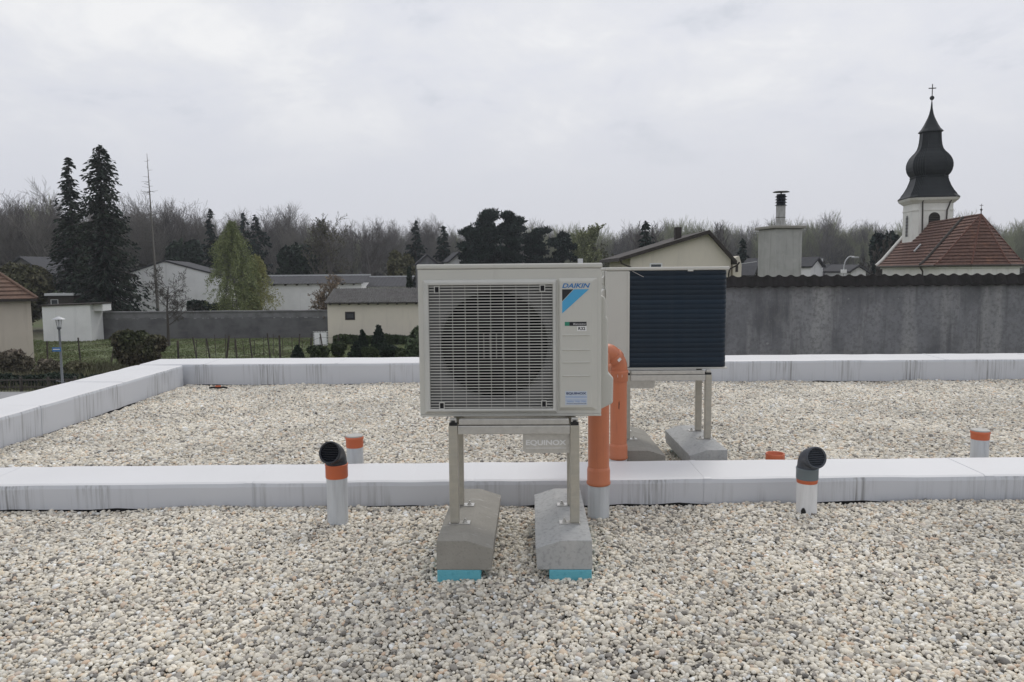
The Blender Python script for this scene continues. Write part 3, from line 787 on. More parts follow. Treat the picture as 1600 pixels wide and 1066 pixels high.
def vent_elbow(base, r, sleeve_h, collars, turn, tilt, m_elbow, m_sleeve, label, name='vent_pipe'):
    """roof vent: membrane cuff, collars, black elbow with louvred end turned towards the camera"""
    e = empty(name, base, 0, label=label, cat='vent pipe', group='vent pipes standing in the gravel')
    sleeve(e, r, sleeve_h, m_sleeve)
    z = sleeve_h
    for (rr_, h, m, nm) in collars:
        c = MB(); c.lathe([(rr_ * 0.97, z + 0.0005), (rr_, z + 0.004), (rr_, z + h - 0.008), (rr_ * 1.03, z + h - 0.006), (rr_ * 1.03, z + h - 0.001), (rr_ * 0.95, z + h)], 32); c.build(nm, m, e)
        z += h
    d = Vector((math.sin(turn), -math.cos(turn), 0))            # horizontal direction of the outlet
    rb = r * 0.98
    bend = rb * 1.05
    a1 = PI / 2 - tilt
    c0 = Vector((0, 0, z + 0.012)) + d * bend
    pts = [Vector((0, 0, z + 0.0005)), Vector((0, 0, z + 0.006))] + arc(c0, -d, Vector((0, 0, 1)), bend, 0, a1, 10)
    el = MB(); el.tube(pts, [rb * 1.04, rb * 1.04] + [rb] * 11, 28); eo = el.build('elbow', m_elbow, e)
    tip = pts[-1]; tdir = (pts[-1] - pts[-2]).normalized()
    hold = MB(); hold.tube([tip, tip + tdir * 0.004, tip + tdir * 0.03], [rb, rb * 1.07, rb * 1.07], 28, caps=False)
    ho = hold.build('elbow_socket', m_elbow, e)
    lv = bpy.data.objects.new('louver', MB().tube([(0, 0.032, 0), (0, 0.030, 0)], rb * 0.9, 20).build('tmpmesh', M['inside']).data)
    bpy.data.objects.remove(bpy.data.objects['tmpmesh'])
    COL.objects.link(lv); lv.parent = e
    q = (-tdir).to_track_quat('Y', 'Z')
    lv.rotation_mode = 'QUATERNION'; lv.rotation_quaternion = q
    lv.location = tip + tdir * 0.034
    louver(lv, rb * 1.08, m_elbow)
    return e
p = on(525, 822, 0.0)
vent_elbow((p.x, p.y + 0.055, 0), 0.058, 0.262, [(0.062, 0.078, M['orange_bright'], 'orange_collar')], R(-12), R(14), M['vent_black'], M['sleeve'], 'vent pipe in the front gravel with orange collar and black louvred elbow')
p = on(1265, 806, 0.0)
ve = vent_elbow((p.x, p.y + 0.05, 0), 0.057, 0.180, [(0.0575, 0.022, M['orange_bright'], 'orange_ring'), (0.061, 0.066, M['collar_grey'], 'grey_collar')], R(10), R(8), M['vent_grey'], M['sleeve_white'], 'vent pipe with torn white sleeve, grey collar and dark elbow on the right')
# the torn lower corner of its sleeve shows the dark pipe behind
tr = MB(); ang0 = -PI / 2 - 0.55; vs = []
for (a, z) in ((-0.30, 0.0), (-0.32, 0.028), (-0.2, 0.042), (-0.02, 0.046), (0.12, 0.03), (0.2, 0.004), (0.15, -0.02), (-0.25, -0.02)):
    vs.append((0.0605 * math.cos(ang0 + a), 0.0605 * math.sin(ang0 + a), z))
tr.add(vs, [tuple(range(len(vs)))]).build('torn_patch', M['bitumen'], ve)

def capped_stub(base, r, h, cap_m, label, collar_h=0.075, tilt=0.0):
    e = empty('capped_pipe', base, 0, label=label, cat='pipe', group='capped pipes behind the upstand')
    sleeve(e, r, h, M['sleeve'])
    c = MB(); c.lathe([(r * 1.0, h + 0.0005), (r * 1.03, h + 0.008), (r * 1.04, h + collar_h - 0.02), (r * 1.09, h + collar_h - 0.016), (r * 1.09, h + collar_h - 0.002), (r * 1.02, h + collar_h)], 32)
    c.build('orange_collar', M['orange_bright'], e)
    cp = MB(); cp.lathe([(r * 1.04, h + collar_h + 0.0005), (r * 1.05, h + collar_h + 0.005), (r * 0.98, h + collar_h + 0.009)], 32); cp.build('cap', cap_m, e)
    return e
M['cap_white'] = mat('cap_white', (0.42, 0.41, 0.38), 0.5, spots=[(20, 4, 0.5, 0.8, (0.42, 0.42, 0.4), 0.7)])
p = at(555, 725, 5.22); capped_stub((p.x, 5.22, 0), 0.0575, 0.205, M['cap_white'], 'capped pipe with orange collar and pale lid behind the black vent')
p = at(1530, 714, 5.22); capped_stub((p.x, 5.22, 0), 0.0565, 0.222, M['cap_white'], 'capped pipe with orange collar and pale lid at the right edge', collar_h=0.058)
p = at(1211, 718, 5.10)
st_e = empty('pipe_stub', (p.x, 5.10, 0), 0, label='short open orange pipe stub behind the grey vent', cat='pipe')
sb = MB(); sb.lathe([(0.057, -0.05), (0.057, 0.110), (0.062, 0.118), (0.0625, 0.160), (0.060, 0.166), (0.054, 0.164), (0.054, 0.02)], 32, caps=False); sb.build('socket', M['orange_bright'], st_e)
sb = MB(); sb.lathe([(0.053, 0.02), (0.0530, 0.022)], 32); sb.build('inside', M['pipe_dark'], st_e)

def conduit(base, r, sleeve_h, h, turn, m_sl, label):
    """orange drain pipe used as a cable riser: socket at the foot, two 45 degree bends at the top"""
    e = empty('orange_conduit', base, 0, label=label, cat='pipe', group='orange conduits for the heat pump lines')
    if sleeve_h > 0: sleeve(e, r * 1.03, sleeve_h, m_sl)
    z = max(sleeve_h, -0.05)
    s = MB(); s.lathe([(r * 1.0, z + 0.0005), (r * 1.13, z + 0.006), (r * 1.15, z + 0.016), (r * 1.08, z + 0.026), (r * 1.09, z + 0.085), (r * 1.02, z + 0.105), (r * 1.0, z + 0.106)], 36); s.build('foot_socket', M['orange'], e)
    MB().lathe([(r, z + 0.1065), (r, h)], 36).build('pipe', M['orange'], e)
    s = MB(); s.lathe([(r * 1.02, h + 0.0005), (r * 1.11, h + 0.006), (r * 1.11, h + 0.055), (r * 1.16, h + 0.060), (r * 1.16, h + 0.074), (r * 1.08, h + 0.078)], 36); s.build('bend_socket', M['orange'], e)
    d = Vector((math.sin(turn), -math.cos(turn), 0)); up = Vector((0, 0, 1))
    z1 = h + 0.0785; br = 0.075
    pts = [Vector((0, 0, z1)), Vector((0, 0, z1 + 0.015))] + arc(Vector((0, 0, z1 + 0.015)) + d * br, -d, up, br, 0.05, PI / 4, 8)
    el = MB(); el.tube(pts, r * 1.03, 32); el.build('bend', M['orange'], e)
    t1 = (pts[-1] - pts[-2]).normalized(); q = pts[-1]
    s = MB(); s.tube([q, q + t1 * 0.004, q + t1 * 0.040, q + t1 * 0.044], [r * 1.05, r * 1.15, r * 1.15, r * 1.05], 32); s.build('bend_ring', M['orange'], e)
    q2 = q + t1 * 0.0445
    nrm = (up - t1 * up.dot(t1)).normalized()
    pts2 = [q2] + arc(q2 + (-nrm) * br * 0.9, nrm, t1, br * 0.9, 0.06, PI / 3.2, 8)
    t2 = (pts2[-1] - pts2[-2]).normalized(); pts2.append(pts2[-1] + t2 * 0.10)
    el = MB(); el.tube(pts2, r * 1.04, 32); el.build('bend', M['orange'], e)
    # paper labels and a scuff on the pipe, facing the camera
    for (zz, rr_, w, hh) in ((h + 0.045, r * 1.115, 0.012, 0.009),):
        vs = [(rr_ * math.sin(a), -rr_ * math.cos(a), zz + s_) for a, s_ in ((-0.25, -hh), (0.25, -hh), (0.25, hh), (-0.25, hh))]
        MB().add(vs, [(0, 1, 2, 3)]).build('paper_label', M['white_print'], e)
    ml = q + t1 * 0.018 + Vector((0, 0, 0))
    side = t1.cross(nrm).normalized()
    cdir = Vector((0, -1, 0.35)); cdir = (cdir - t1 * cdir.dot(t1)).normalized(); sd = t1.cross(cdir).normalized()
    c_ = ml + cdir * (r * 1.16)
    vs = [c_ + t1 * a_ * 0.010 + sd * b_ * 0.013 for a_, b_ in ((-1, -1), (1, -1), (1, 1), (-1, 1))]
    MB().add(vs, [(0, 1, 2, 3)]).build('paper_label', M['white_print'], e)
    zz = h - 0.17
    vs = [((r + 0.0006) * math.sin(a), -(r + 0.0006) * math.cos(a), zz + s_) for a, s_ in ((-0.14, 0), (-0.06, -0.01), (-0.02, 0.03), (-0.05, 0.05), (-0.12, 0.04))]
    MB().add(vs, [(0, 1, 2, 3, 4)]).build('scuff_mark', M['bitumen'], e)
    return e
p = on(937, 810, 0.0)
conduit((p.x, p.y + 0.06, 0), 0.0605, 0.180, 0.80, R(-70), M['sleeve'], 'orange conduit in a grey sleeve rising beside the front heat pump')
p = at(966, 700, 5.03)
conduit((p.x + 0.005, 5.06, 0), 0.0555, 0.145, 0.668, R(-62), M['sleeve_white'], 'orange conduit with bent top beside the rear heat pump')

# a scrap left by the far parapet
p = on(343, 606, 0.02)
sc_e = empty('strap_scrap', (p.x, p.y - 0.05, 0.02), R(4), label='scrap of black strap with orange end lying by the far parapet', cat='debris')
k = MB(); k.tube([(-0.10, 0, 0.008), (-0.05, -0.01, 0.014), (0, 0, 0.006), (0.06, 0.012, 0.012), (0.11, 0, 0.004)], 0.012, 8); k.build('strap', M['bitumen'], sc_e)
MB().box(-0.03, 0.035, -0.012, 0.012, 0.017, 0.034).build('orange_end', M['orange_bright'], sc_e, bevel=0.004)

#@@BACKGROUND@@
# ================================================================== beyond the roof
M['plaster_pink'] = mat('plaster_pinkish', (0.56, 0.50, 0.425), 0.9, spots=[(0.8, 4, 0.45, 0.7, (0.50, 0.45, 0.38), 0.7), ((3, 3, 0.4), 4, 0.55, 0.75, (0.42, 0.365, 0.305), 0.5)])
M['plaster_cream'] = mat('plaster_cream', (0.70, 0.645, 0.545), 0.9, spots=[(0.7, 4, 0.45, 0.7, (0.63, 0.585, 0.50), 0.7), ((2.5, 2.5, 0.3), 4, 0.56, 0.75, (0.55, 0.51, 0.44), 0.5)])
M['plaster_white'] = mat('plaster_white', (0.82, 0.82, 0.82), 0.9, spots=[(0.6, 4, 0.45, 0.7, (0.72, 0.72, 0.72), 0.7), ((2.5, 2.5, 0.25), 4, 0.55, 0.75, (0.6, 0.6, 0.6), 0.5)])
M['church_white'] = mat('church_plaster', (0.78, 0.77, 0.73), 0.9, spots=[(0.9, 4, 0.45, 0.7, (0.68, 0.67, 0.63), 0.7), ((4, 4, 0.3), 4, 0.55, 0.75, (0.55, 0.54, 0.51), 0.5)])
M['tile_brown'] = mat('tiles_brown', (0.16, 0.095, 0.065), 0.85, spots=[((7, 7, 14), 3, 0.4, 0.65, (0.085, 0.055, 0.043), 0.8), (0.9, 3, 0.5, 0.7, (0.20, 0.13, 0.09), 0.7)], obj_rand=0.15)
M['tile_red'] = mat('tiles_red', (0.170, 0.102, 0.080), 0.85, spots=[((4.5, 4.5, 9), 3, 0.42, 0.66, (0.075, 0.035, 0.028), 0.85), (0.35, 4, 0.45, 0.65, (0.13, 0.075, 0.06), 0.8), (1.1, 3, 0.55, 0.72, (0.27, 0.14, 0.09), 0.6)], spec=0.2)
M['ridge_tile'] = mat('ridge_tiles', (0.13, 0.055, 0.038), 0.85)
M['roof_grey'] = mat('roof_grey', (0.068, 0.069, 0.075), 0.9, spec=0.2, spots=[(1.5, 4, 0.45, 0.7, (0.05, 0.05, 0.055), 0.8), (8, 3, 0.55, 0.7, (0.11, 0.11, 0.11), 0.5)])
M['corrugated'] = mat('fibre_cement', (0.095, 0.093, 0.092), 0.9, spec=0.2, spots=[(2.2, 5, 0.45, 0.68, (0.05, 0.048, 0.046), 0.85), (9, 4, 0.55, 0.7, (0.17, 0.165, 0.16), 0.6)])
M['coping'] = mat('coping_fibre_cement', (0.036, 0.034, 0.034), 0.95, spec=0.1, spots=[(4, 5, 0.45, 0.68, (0.025, 0.025, 0.024), 0.85), (14, 4, 0.58, 0.72, (0.055, 0.053, 0.05), 0.6)])
M['dark_wood'] = mat('dark_wood', (0.035, 0.028, 0.024), 0.85, spots=[((12, 12, 2), 3, 0.45, 0.7, (0.055, 0.045, 0.038), 0.7)])
M['grey_metal'] = mat('grey_metal', (0.16, 0.17, 0.18), 0.5, metal=0.4)
M['light_metal'] = mat('light_metal', (0.50, 0.51, 0.52), 0.5, metal=0.2)
M['glass_dark'] = mat('window_glass', (0.03, 0.035, 0.045), 0.12, spec=0.6)
M['wall_grey'] = mat('old_wall', (0.145, 0.145, 0.150), 0.95, spots=[(0.8, 5, 0.42, 0.68, (0.075, 0.075, 0.078), 0.8), ((0.5, 0.5, 4), 4, 0.55, 0.72, (0.17, 0.17, 0.165), 0.6)], bump=(6, 4, 0.4, 0.05))
M['wall_band'] = mat('old_wall_band', (0.20, 0.20, 0.207), 0.95, spots=[(1.2, 5, 0.45, 0.68, (0.11, 0.11, 0.11), 0.8)])
M['lime_spot'] = mat('lime_spot', (0.27, 0.27, 0.27), 0.95, spots=[(3, 4, 0.45, 0.65, (0.2, 0.2, 0.2), 0.9)])
M['copper'] = mat('spire_sheet', (0.009, 0.012, 0.014), 0.55, spec=0.25, spots=[(1.4, 4, 0.45, 0.7, (0.014, 0.018, 0.020), 0.8), ((5, 5, 0.5), 4, 0.55, 0.75, (0.022, 0.027, 0.029), 0.6)])
M['iron'] = mat('iron', (0.05, 0.042, 0.035), 0.7)
M['rust_post'] = mat('rusty_post', (0.05, 0.042, 0.037), 0.9, spots=[((6, 6, 3), 3, 0.45, 0.7, (0.13, 0.10, 0.08), 0.8)])
M['sign_blue'] = mat('sign_blue', (0.05, 0.17, 0.42), 0.5)
M['asphalt'] = mat('asphalt', (0.11, 0.11, 0.115), 0.95, spots=[(2, 5, 0.45, 0.7, (0.075, 0.075, 0.078), 0.8)])
M['paving'] = mat('pale_paving', (0.30, 0.30, 0.31), 0.9, spots=[(1.5, 4, 0.45, 0.7, (0.22, 0.22, 0.22), 0.8)])
def wall_concrete():
    m = mat('stained_concrete', (0.215, 0.218, 0.228), 0.95, spots=[
        (0.9, 6, 0.44, 0.66, (0.105, 0.107, 0.114), 0.9), ((2.2, 2.2, 0.25), 6, 0.46, 0.64, (0.34, 0.34, 0.335), 0.85),
        ((6.5, 6.5, 0.5), 5, 0.56, 0.72, (0.095, 0.095, 0.10), 0.75), ((11, 11, 1.6), 6, 0.62, 0.76, (0.27, 0.27, 0.265), 0.5), (3.0, 6, 0.60, 0.78, (0.22, 0.22, 0.215), 0.5), (22.0, 6, 0.46, 0.66, (0.12, 0.12, 0.125), 0.6), (38.0, 4, 0.62, 0.74, (0.33, 0.33, 0.325), 0.5)], bump=(14, 5, 0.4, 0.01))
    return m
M['wall_concrete'] = wall_concrete()

# ---------------------------------------------------------------- vegetation makers
def seg_mesh(segs, n=3):
    """tapered prisms for a list of (p0, p1, r0, r1)"""
    A = np.array([s[0] for s in segs]); B = np.array([s[1] for s in segs])
    ra = np.array([s[2] for s in segs]); rb = np.array([s[3] for s in segs])
    d = B - A; d /= np.maximum(np.linalg.norm(d, axis=1, keepdims=True), 1e-9)
    up = np.where(np.abs(d[:, 2:3]) < 0.9, np.array([[0, 0, 1.0]]), np.array([[1.0, 0, 0]]))
    u = np.cross(d, up); u /= np.linalg.norm(u, axis=1, keepdims=True); w = np.cross(d, u)
    V = []
    for P, r in ((A, ra), (B, rb)):
        for k in range(n):
            a = 2 * PI * k / n
            V.append(P + (u * math.cos(a) + w * math.sin(a)) * r[:, None])
    V = np.stack(V, 1)                       # segs, 2n, 3
    m = len(segs)
    base = (np.arange(m) * 2 * n)[:, None]
    F = np.concatenate([base + np.array([[k, (k + 1) % n, n + (k + 1) % n, n + k]]) for k in range(n)], 0)
    return V.reshape(-1, 3), F
def branching(h, seed, r0=None, first=0.25, spread=0.75, up=0.25, levels=4, kids=(7, 5, 4, 3), ratio=(0.62, 0.55, 0.5, 0.5), min_r=0.012, wig=0.12, limbs=None, droop=0.0, lean=0.0):
    """segments of a leafless tree, the trunk first"""
    rr = random.Random(seed)
    r0 = r0 or h * 0.016
    trunk, twigs = [], []
    def grow(p, d, L, r, lev):
        ns = max(2, int(5 - lev)) if lev else 7
        pts = [p]; dirs = [d]
        for i in range(ns):
            d = (d + Vector((rr.gauss(0, wig), rr.gauss(0, wig), rr.gauss(0, wig) * 0.6 + (up if lev else 0.05) * 0.35 - droop * lev * 0.2))).normalized()
            q = p + d * (L / ns)
            a = r * (1 - 0.8 * i / ns); b = r * (1 - 0.8 * (i + 1) / ns)
            (trunk if lev == 0 else twigs).append((tuple(p), tuple(q), max(a, min_r), max(b, min_r * 0.8)))
            p = q; pts.append(p); dirs.append(d)
        if lev >= levels: return
        nk = kids[lev]
        for k in range(nk):
            t = (first + (1 - first) * (k + rr.random()) / nk) if lev == 0 else (0.15 + 0.85 * (k + rr.random()) / nk)
            t = min(t, 0.99)
            i = min(int(t * ns), ns - 1); fr = t * ns - i
            q = pts[i].lerp(pts[i + 1], fr); dd = dirs[i + 1]
            az = rr.uniform(0, 2 * PI)
            side = dd.cross(Vector((0, 0, 1)) if abs(dd.z) < 0.95 else Vector((1, 0, 0))).normalized()
            side = Matrix.Rotation(az, 3, dd) @ side
            nd = (dd * (1 - spread * 0.55) + side * spread * rr.uniform(0.7, 1.2)).normalized()
            LL = L * ratio[lev] * rr.uniform(0.65, 1.15) * ((1.15 - 0.55 * t) if lev == 0 else 1)
            grow(q, nd, LL, r * (1 - 0.75 * t) * 0.55, lev + 1)
    grow(Vector((0, 0, 0)), Vector((lean, 0, 1)).normalized(), h * 0.80, r0, 0)
    return trunk, twigs
def leaf_quads(C, size, seed, elong=1.6, droop=0.0):
    """small random quads at points C"""
    g = np.random.default_rng(seed); n = len(C)
    d = g.normal(size=(n, 3)); d[:, 2] -= droop; d /= np.linalg.norm(d, axis=1, keepdims=True)
    e = g.normal(size=(n, 3)); e = np.cross(d, e); e /= np.linalg.norm(e, axis=1, keepdims=True)
    s = size * g.uniform(0.6, 1.35, (n, 1))
    a = d * s * elong; b = e * s
    V = np.stack([C - a - b * 0.6, C + a * 0.2 - b, C + a, C - a * 0.1 + b], 1).reshape(-1, 3)
    F = np.arange(n * 4).reshape(-1, 4)
    return V, F
def blob_points(blobs, n, seed, shell=0.5):
    """points in ellipsoids ((centre),(radii)), denser near the skin, uneven"""
    g = np.random.default_rng(seed)
    vol = np.array([b[1][0] * b[1][1] * b[1][2] for b in blobs]) ** 0.7; vol /= vol.sum()
    idx = g.choice(len(blobs), n, p=vol)
    d = g.normal(size=(n, 3)); d /= np.linalg.norm(d, axis=1, keepdims=True)
    r = g.uniform(0, 1, n) ** (1 / 3) * (1 - shell) + shell * g.uniform(0.75, 1.08, n)
    C = np.array([b[0] for b in blobs])[idx]; Rr = np.array([b[1] for b in blobs])[idx]
    return C + d * r[:, None] * Rr
def tree_obj(name, loc, label, cat, trunk, crown, m_bark, m_leaf=None, leaves=None, group=None, rz=0.0, n=4):
    """trunk / branches / foliage parts under one empty"""
    e = empty(name, loc, rz, label=label, cat=cat, group=group)
    if trunk:
        V, F = seg_mesh(trunk, 7); np_mesh('trunk', V, F, m_bark, e, smooth=True)
    if crown:
        V, F = seg_mesh(crown, n - 1); np_mesh('branches', V, F, m_bark, e)
    if leaves is not None: np_mesh('foliage', leaves[0], leaves[1], m_leaf, e)
    return e
def conifer(h, rad, seed, base=0.12, whorls=34, per=7, power=0.85, droop=0.35, sprig=0.30, gap=0.0, ragged=0.25):
    """spruce: whorls of drooping branches dressed with needle sprigs; returns trunk segs, branch segs, needle quads"""
    rr = random.Random(seed); g = np.random.default_rng(seed)
    trunk = []; br = []; P = []; D = []
    nt = 10
    bend = [(rr.gauss(0, 0.04) * i / nt * h * 0.03, rr.gauss(0, 0.04) * i / nt * h * 0.03) for i in range(nt + 1)]
    for i in range(nt):
        a, b = i / nt, (i + 1) / nt
        trunk.append(((bend[i][0], bend[i][1], h * a), (bend[i+1][0], bend[i+1][1], h * b), h * 0.014 * (1 - a) + 0.02, h * 0.014 * (1 - b) + 0.015))
    ph = [rr.uniform(0, 6.28) for _ in range(4)]
    nb = whorls * per
    for wv in range(nb):
        t = ((wv + rr.random()) / nb) ** 1.12
        if rr.random() < gap * t * t: continue
        z = h * (base + (1 - base) * t)
        for b in range(1):
            a = rr.uniform(0, 2 * PI)
            lump = 0.5 + 0.25 * math.sin(3 * a + 7 * t + ph[0]) + 0.25 * math.sin(2 * a - 17 * t + ph[1])      # boughs bunch together
            Lw = rad * ((1 - t) ** power) * (1 - ragged + ragged * 1.7 * lump)
            L = Lw * rr.uniform(0.55, 1.1) + 0.10
            out = np.array([math.cos(a), math.sin(a), 0.0])
            rise = 0.25 * (t - 0.35); p0 = np.array([0, 0, z])
            pts = []
            ns = 5
            for i in range(ns + 1):
                s = i / ns
                pts.append(p0 + out * L * s + np.array([0, 0, L * (rise * s - droop * s * s + 0.22 * max(0, s - 0.6))]))
            for i in range(ns): br.append((tuple(pts[i]), tuple(pts[i+1]), 0.05 * (1 - i / ns) + 0.012, 0.05 * (1 - (i + 1) / ns) + 0.01))
            m = max(5, int(L * 10))
            s = g.uniform(0.12, 1.03, m)
            idx = np.clip((s * ns).astype(int), 0, ns - 1); fr = (s * ns - idx)[:, None]
            pa = np.array(pts); q = pa[idx] * (1 - fr) + pa[idx + 1] * fr
            tang = np.cross(out, [0, 0, 1.0])
            off = g.normal(0, 0.10 + 0.13 * L * 0.3, m)[:, None] * (1.1 - s[:, None]) * tang
            q = q + off + np.stack([g.normal(0, .04, m), g.normal(0, .04, m), -np.abs(g.normal(0, 0.17, m)) * min(1.4, L)], 1)
            dd = out * g.uniform(0.3, 1.0, (m, 1)) + np.sign(off[:, :1] * tang[0] + off[:, 1:2] * tang[1]) * tang * g.uniform(0.1, 0.8, (m, 1)) + np.stack([np.zeros(m), np.zeros(m), -g.uniform(0.0, 0.9, m)], 1)
            P.append(q); D.append(dd)
    P = np.concatenate(P); D = np.concatenate(D); D /= np.linalg.norm(D, axis=1, keepdims=True)
    n = len(P)
    e = np.cross(D, g.normal(size=(n, 3))); e /= np.linalg.norm(e, axis=1, keepdims=True)
    s = sprig * g.uniform(0.6, 1.3, (n, 1))
    V = np.stack([P - D * s * 0.5, P + e * s * 0.32, P + D * s, P - e * s * 0.32], 1).reshape(-1, 3)
    return trunk, br, (V, np.arange(n * 4).reshape(-1, 4))
def leaf_mat(name, col, alt, isl=0.45, rough=0.75):
    return mat(name, col, rough, spots=[(0.55, 3, 0.42, 0.62, alt, 0.8)], island=isl, spec=0.25)
M['bark'] = mat('bark', (0.060, 0.052, 0.045), 0.95, spots=[((3, 3, 1), 4, 0.45, 0.7, (0.10, 0.09, 0.08), 0.7)])
M['twig_grey'] = mat('twigs_grey', (0.115, 0.105, 0.100), 0.95, obj_rand=0.25)
M['twig_pale'] = mat('twigs_pale', (0.165, 0.155, 0.140), 0.95, obj_rand=0.2)
M['twig_green'] = mat('twigs_greenish', (0.27, 0.285, 0.18), 0.95, obj_rand=0.25)
M['spruce'] = leaf_mat('spruce_needles', (0.020, 0.031, 0.022), (0.034, 0.044, 0.028), isl=0.6)
M['spruce_blue'] = leaf_mat('conifer_needles', (0.013, 0.024, 0.021), (0.022, 0.036, 0.027))
M['pine'] = leaf_mat('pine_needles', (0.012, 0.024, 0.019), (0.021, 0.036, 0.026))
M['birch'] = leaf_mat('birch_leaves', (0.215, 0.245, 0.11), (0.165, 0.195, 0.09), isl=0.25)
M['willow'] = leaf_mat('willow_leaves', (0.31, 0.305, 0.13), (0.25, 0.26, 0.11), isl=0.25)
M['fresh'] = leaf_mat('fresh_leaves', (0.24, 0.26, 0.13), (0.18, 0.20, 0.10))
M['bud'] = leaf_mat('pinkish_buds', (0.30, 0.235, 0.175), (0.24, 0.18, 0.13))
M['shrub_green'] = leaf_mat('shrub_leaves', (0.030, 0.048, 0.020), (0.050, 0.065, 0.026))
M['shrub_dark'] = leaf_mat('dark_shrub_leaves', (0.014, 0.026, 0.017), (0.022, 0.036, 0.020))
M['shrub_olive'] = leaf_mat('olive_shrub_leaves', (0.10, 0.10, 0.055), (0.125, 0.115, 0.07))
M['shrub_brown'] = leaf_mat('brown_twiggy_shrub', (0.145, 0.12, 0.095), (0.12, 0.11, 0.075))
M['variegated'] = leaf_mat('variegated_leaves', (0.10, 0.13, 0.075), (0.035, 0.055, 0.025), isl=0.8)

def ground_at(px, Y):
    q = at(px, 500, Y); return Vector((q.x, Y, GROUND))
def height_to(px, py, Y):
    return at(px, py, Y).z - GROUND

# ---------------------------------------------------------------- far wood: bare trees that read as one mass
wood_col = bpy.data.collections.new('wood_shapes')
def wood_shape(seed, h, m, **k):
    t, w = branching(h, seed, **k)
    V, F = seg_mesh(t + w, 3)
    o = np_mesh('wood_tree', V, F, m); COL.objects.unlink(o); wood_col.objects.link(o)
for i in range(5):
    wood_shape(40 + i, 10.0, M['twig_grey'] if i % 2 else M['twig_pale'], r0=0.11, first=0.22, spread=0.62, up=0.55, kids=(13, 8, 6, 0), levels=3, ratio=(0.42, 0.55, 0.55, 0.5), min_r=0.0105)
for i in range(3):
    wood_shape(60 + i, 10.0, M['twig_green'], r0=0.09, first=0.12, spread=0.42, up=0.9, kids=(17, 8, 5, 0), levels=3, ratio=(0.36, 0.5, 0.5, 0.5), min_r=0.0105)
def wood(name, pts, label, picks, seed, hs, step=3.4, deep=46):
    """trees along a polyline of (px, Y, top py)"""
    g = np.random.default_rng(seed); P = []; Sc = []; Pk = []
    xs = [p_[0] for p_ in pts]
    for px in np.arange(xs[0], xs[-1], step * 1200 / np.mean([p_[1] for p_ in pts]) / 2.1):
        Y0 = np.interp(px, xs, [p_[1] for p_ in pts]); top = np.interp(px, xs, [p_[2] for p_ in pts])
        for r_ in range(9):
            Y = Y0 + deep * (r_ + g.uniform(0, 1)) / 9
            pxx = px + g.normal(0, 6)
            q = ground_at(pxx, Y)
            H = height_to(pxx, top, Y0) * hs * 0.93 * g.uniform(0.82, 1.06) * (1.0 + 0.05 * (r_ == 8))
            H *= 1 + 0.07 * math.sin(px * 0.031) + 0.06 * math.sin(px * 0.083 + 1.7) + 0.05 * math.sin(px * 0.19 + r_)
            P.append((q.x, q.y, GROUND - 0.2)); s = H / 8.9
            Sc.append((s * g.uniform(0.85, 1.15), s * g.uniform(0.85, 1.15), s)); Pk.append(picks[int((0.5 + 0.5 * math.sin(px * 0.021 + r_ * 0.8 + seed) * math.sin(px * 0.057 + seed)) * len(picks) * 0.999 + g.normal(0, 0.9)) % len(picks)])
    P = np.array(P); n = len(P)
    rot = np.stack([g.normal(0, 0.03, n), g.normal(0, 0.03, n), g.uniform(0, 2 * PI, n)], 1)
    o = scatter(name, P, rot, np.array(Sc), np.array(Pk), wood_col)
    return prop(o, label, 'woodland', kind='stuff')
wood('bare_woodland', [(-160, 118, 317), (80, 122, 321), (250, 135, 329), (420, 165, 346), (620, 205, 355), (820, 235, 365)], 'mass of bare grey trees behind the village on the left', [1, 3, 1, 0, 2, 4, 5], 5, 1.0, deep=40)
wood('budding_woodland', [(780, 240, 362), (950, 245, 356), (1150, 235, 352), (1300, 225, 350), (1480, 215, 346), (1780, 215, 342)], 'mass of bare and faintly green upright trees behind the church', [0, 1, 3, 5, 6, 7, 5, 6], 6, 1.0, deep=50)
# undergrowth at the wood's edge
def undergrowth(name, pts, h, m, label, seed, n):
    g = np.random.default_rng(seed)
    xs = [p_[0] for p_ in pts]; px = g.uniform(xs[0], xs[-1], n)
    Y = np.interp(px, xs, [p_[1] for p_ in pts]) + g.uniform(-2, 38, n)
    C = np.array([ground_at(a, b) for a, b in zip(px, Y)]); C[:, 2] = GROUND + g.uniform(0, 1, n) ** 1.4 * h * (0.55 + 0.45 * np.sin(px * 0.05) ** 2)
    V, F = leaf_quads(C, 0.45, seed, 1.7)
    return prop(np_mesh(name, V, F, m), label, 'undergrowth', kind='stuff')
undergrowth('undergrowth', [(-160, 112), (250, 128), (820, 228), (1780, 205)], 7.5, leaf_mat('undergrowth_twigs', (0.062, 0.056, 0.047), (0.052, 0.056, 0.038)), 'dense dull undergrowth along the foot of the far wood', 8, 34000)

# ---------------------------------------------------------------- ground sheets near the roof
def sheet(name, pts, z, m):
    b = MB(); b.add([(x, y, z) for x, y in pts], [tuple(range(len(pts)))]); return prop(b.build(name, m), kind='structure')
M['lawn'] = mat('lawn', (0.115, 0.140, 0.062), 0.95, spots=[(0.25, 5, 0.45, 0.65, (0.095, 0.115, 0.04), 0.8), (1.6, 5, 0.48, 0.68, (0.045, 0.066, 0.022), 0.8), (0.5, 4, 0.58, 0.72, (0.13, 0.12, 0.06), 0.7)], bump=(5, 5, 0.6, 0.08))
sheet('lawn', [(-48, 38), (26, 38), (26, 63.5), (-48, 63.5)], GROUND + 0.008, M['lawn'])
sheet('road', [(-60, 26), (-8, 26), (-8, 31.5), (-60, 31.5)], GROUND + 0.012, M['asphalt'])
sheet('pavement', [(-60, 31.6), (-6, 31.6), (-6, 34.4), (-60, 34.4)], GROUND + 0.10, M['paving'])
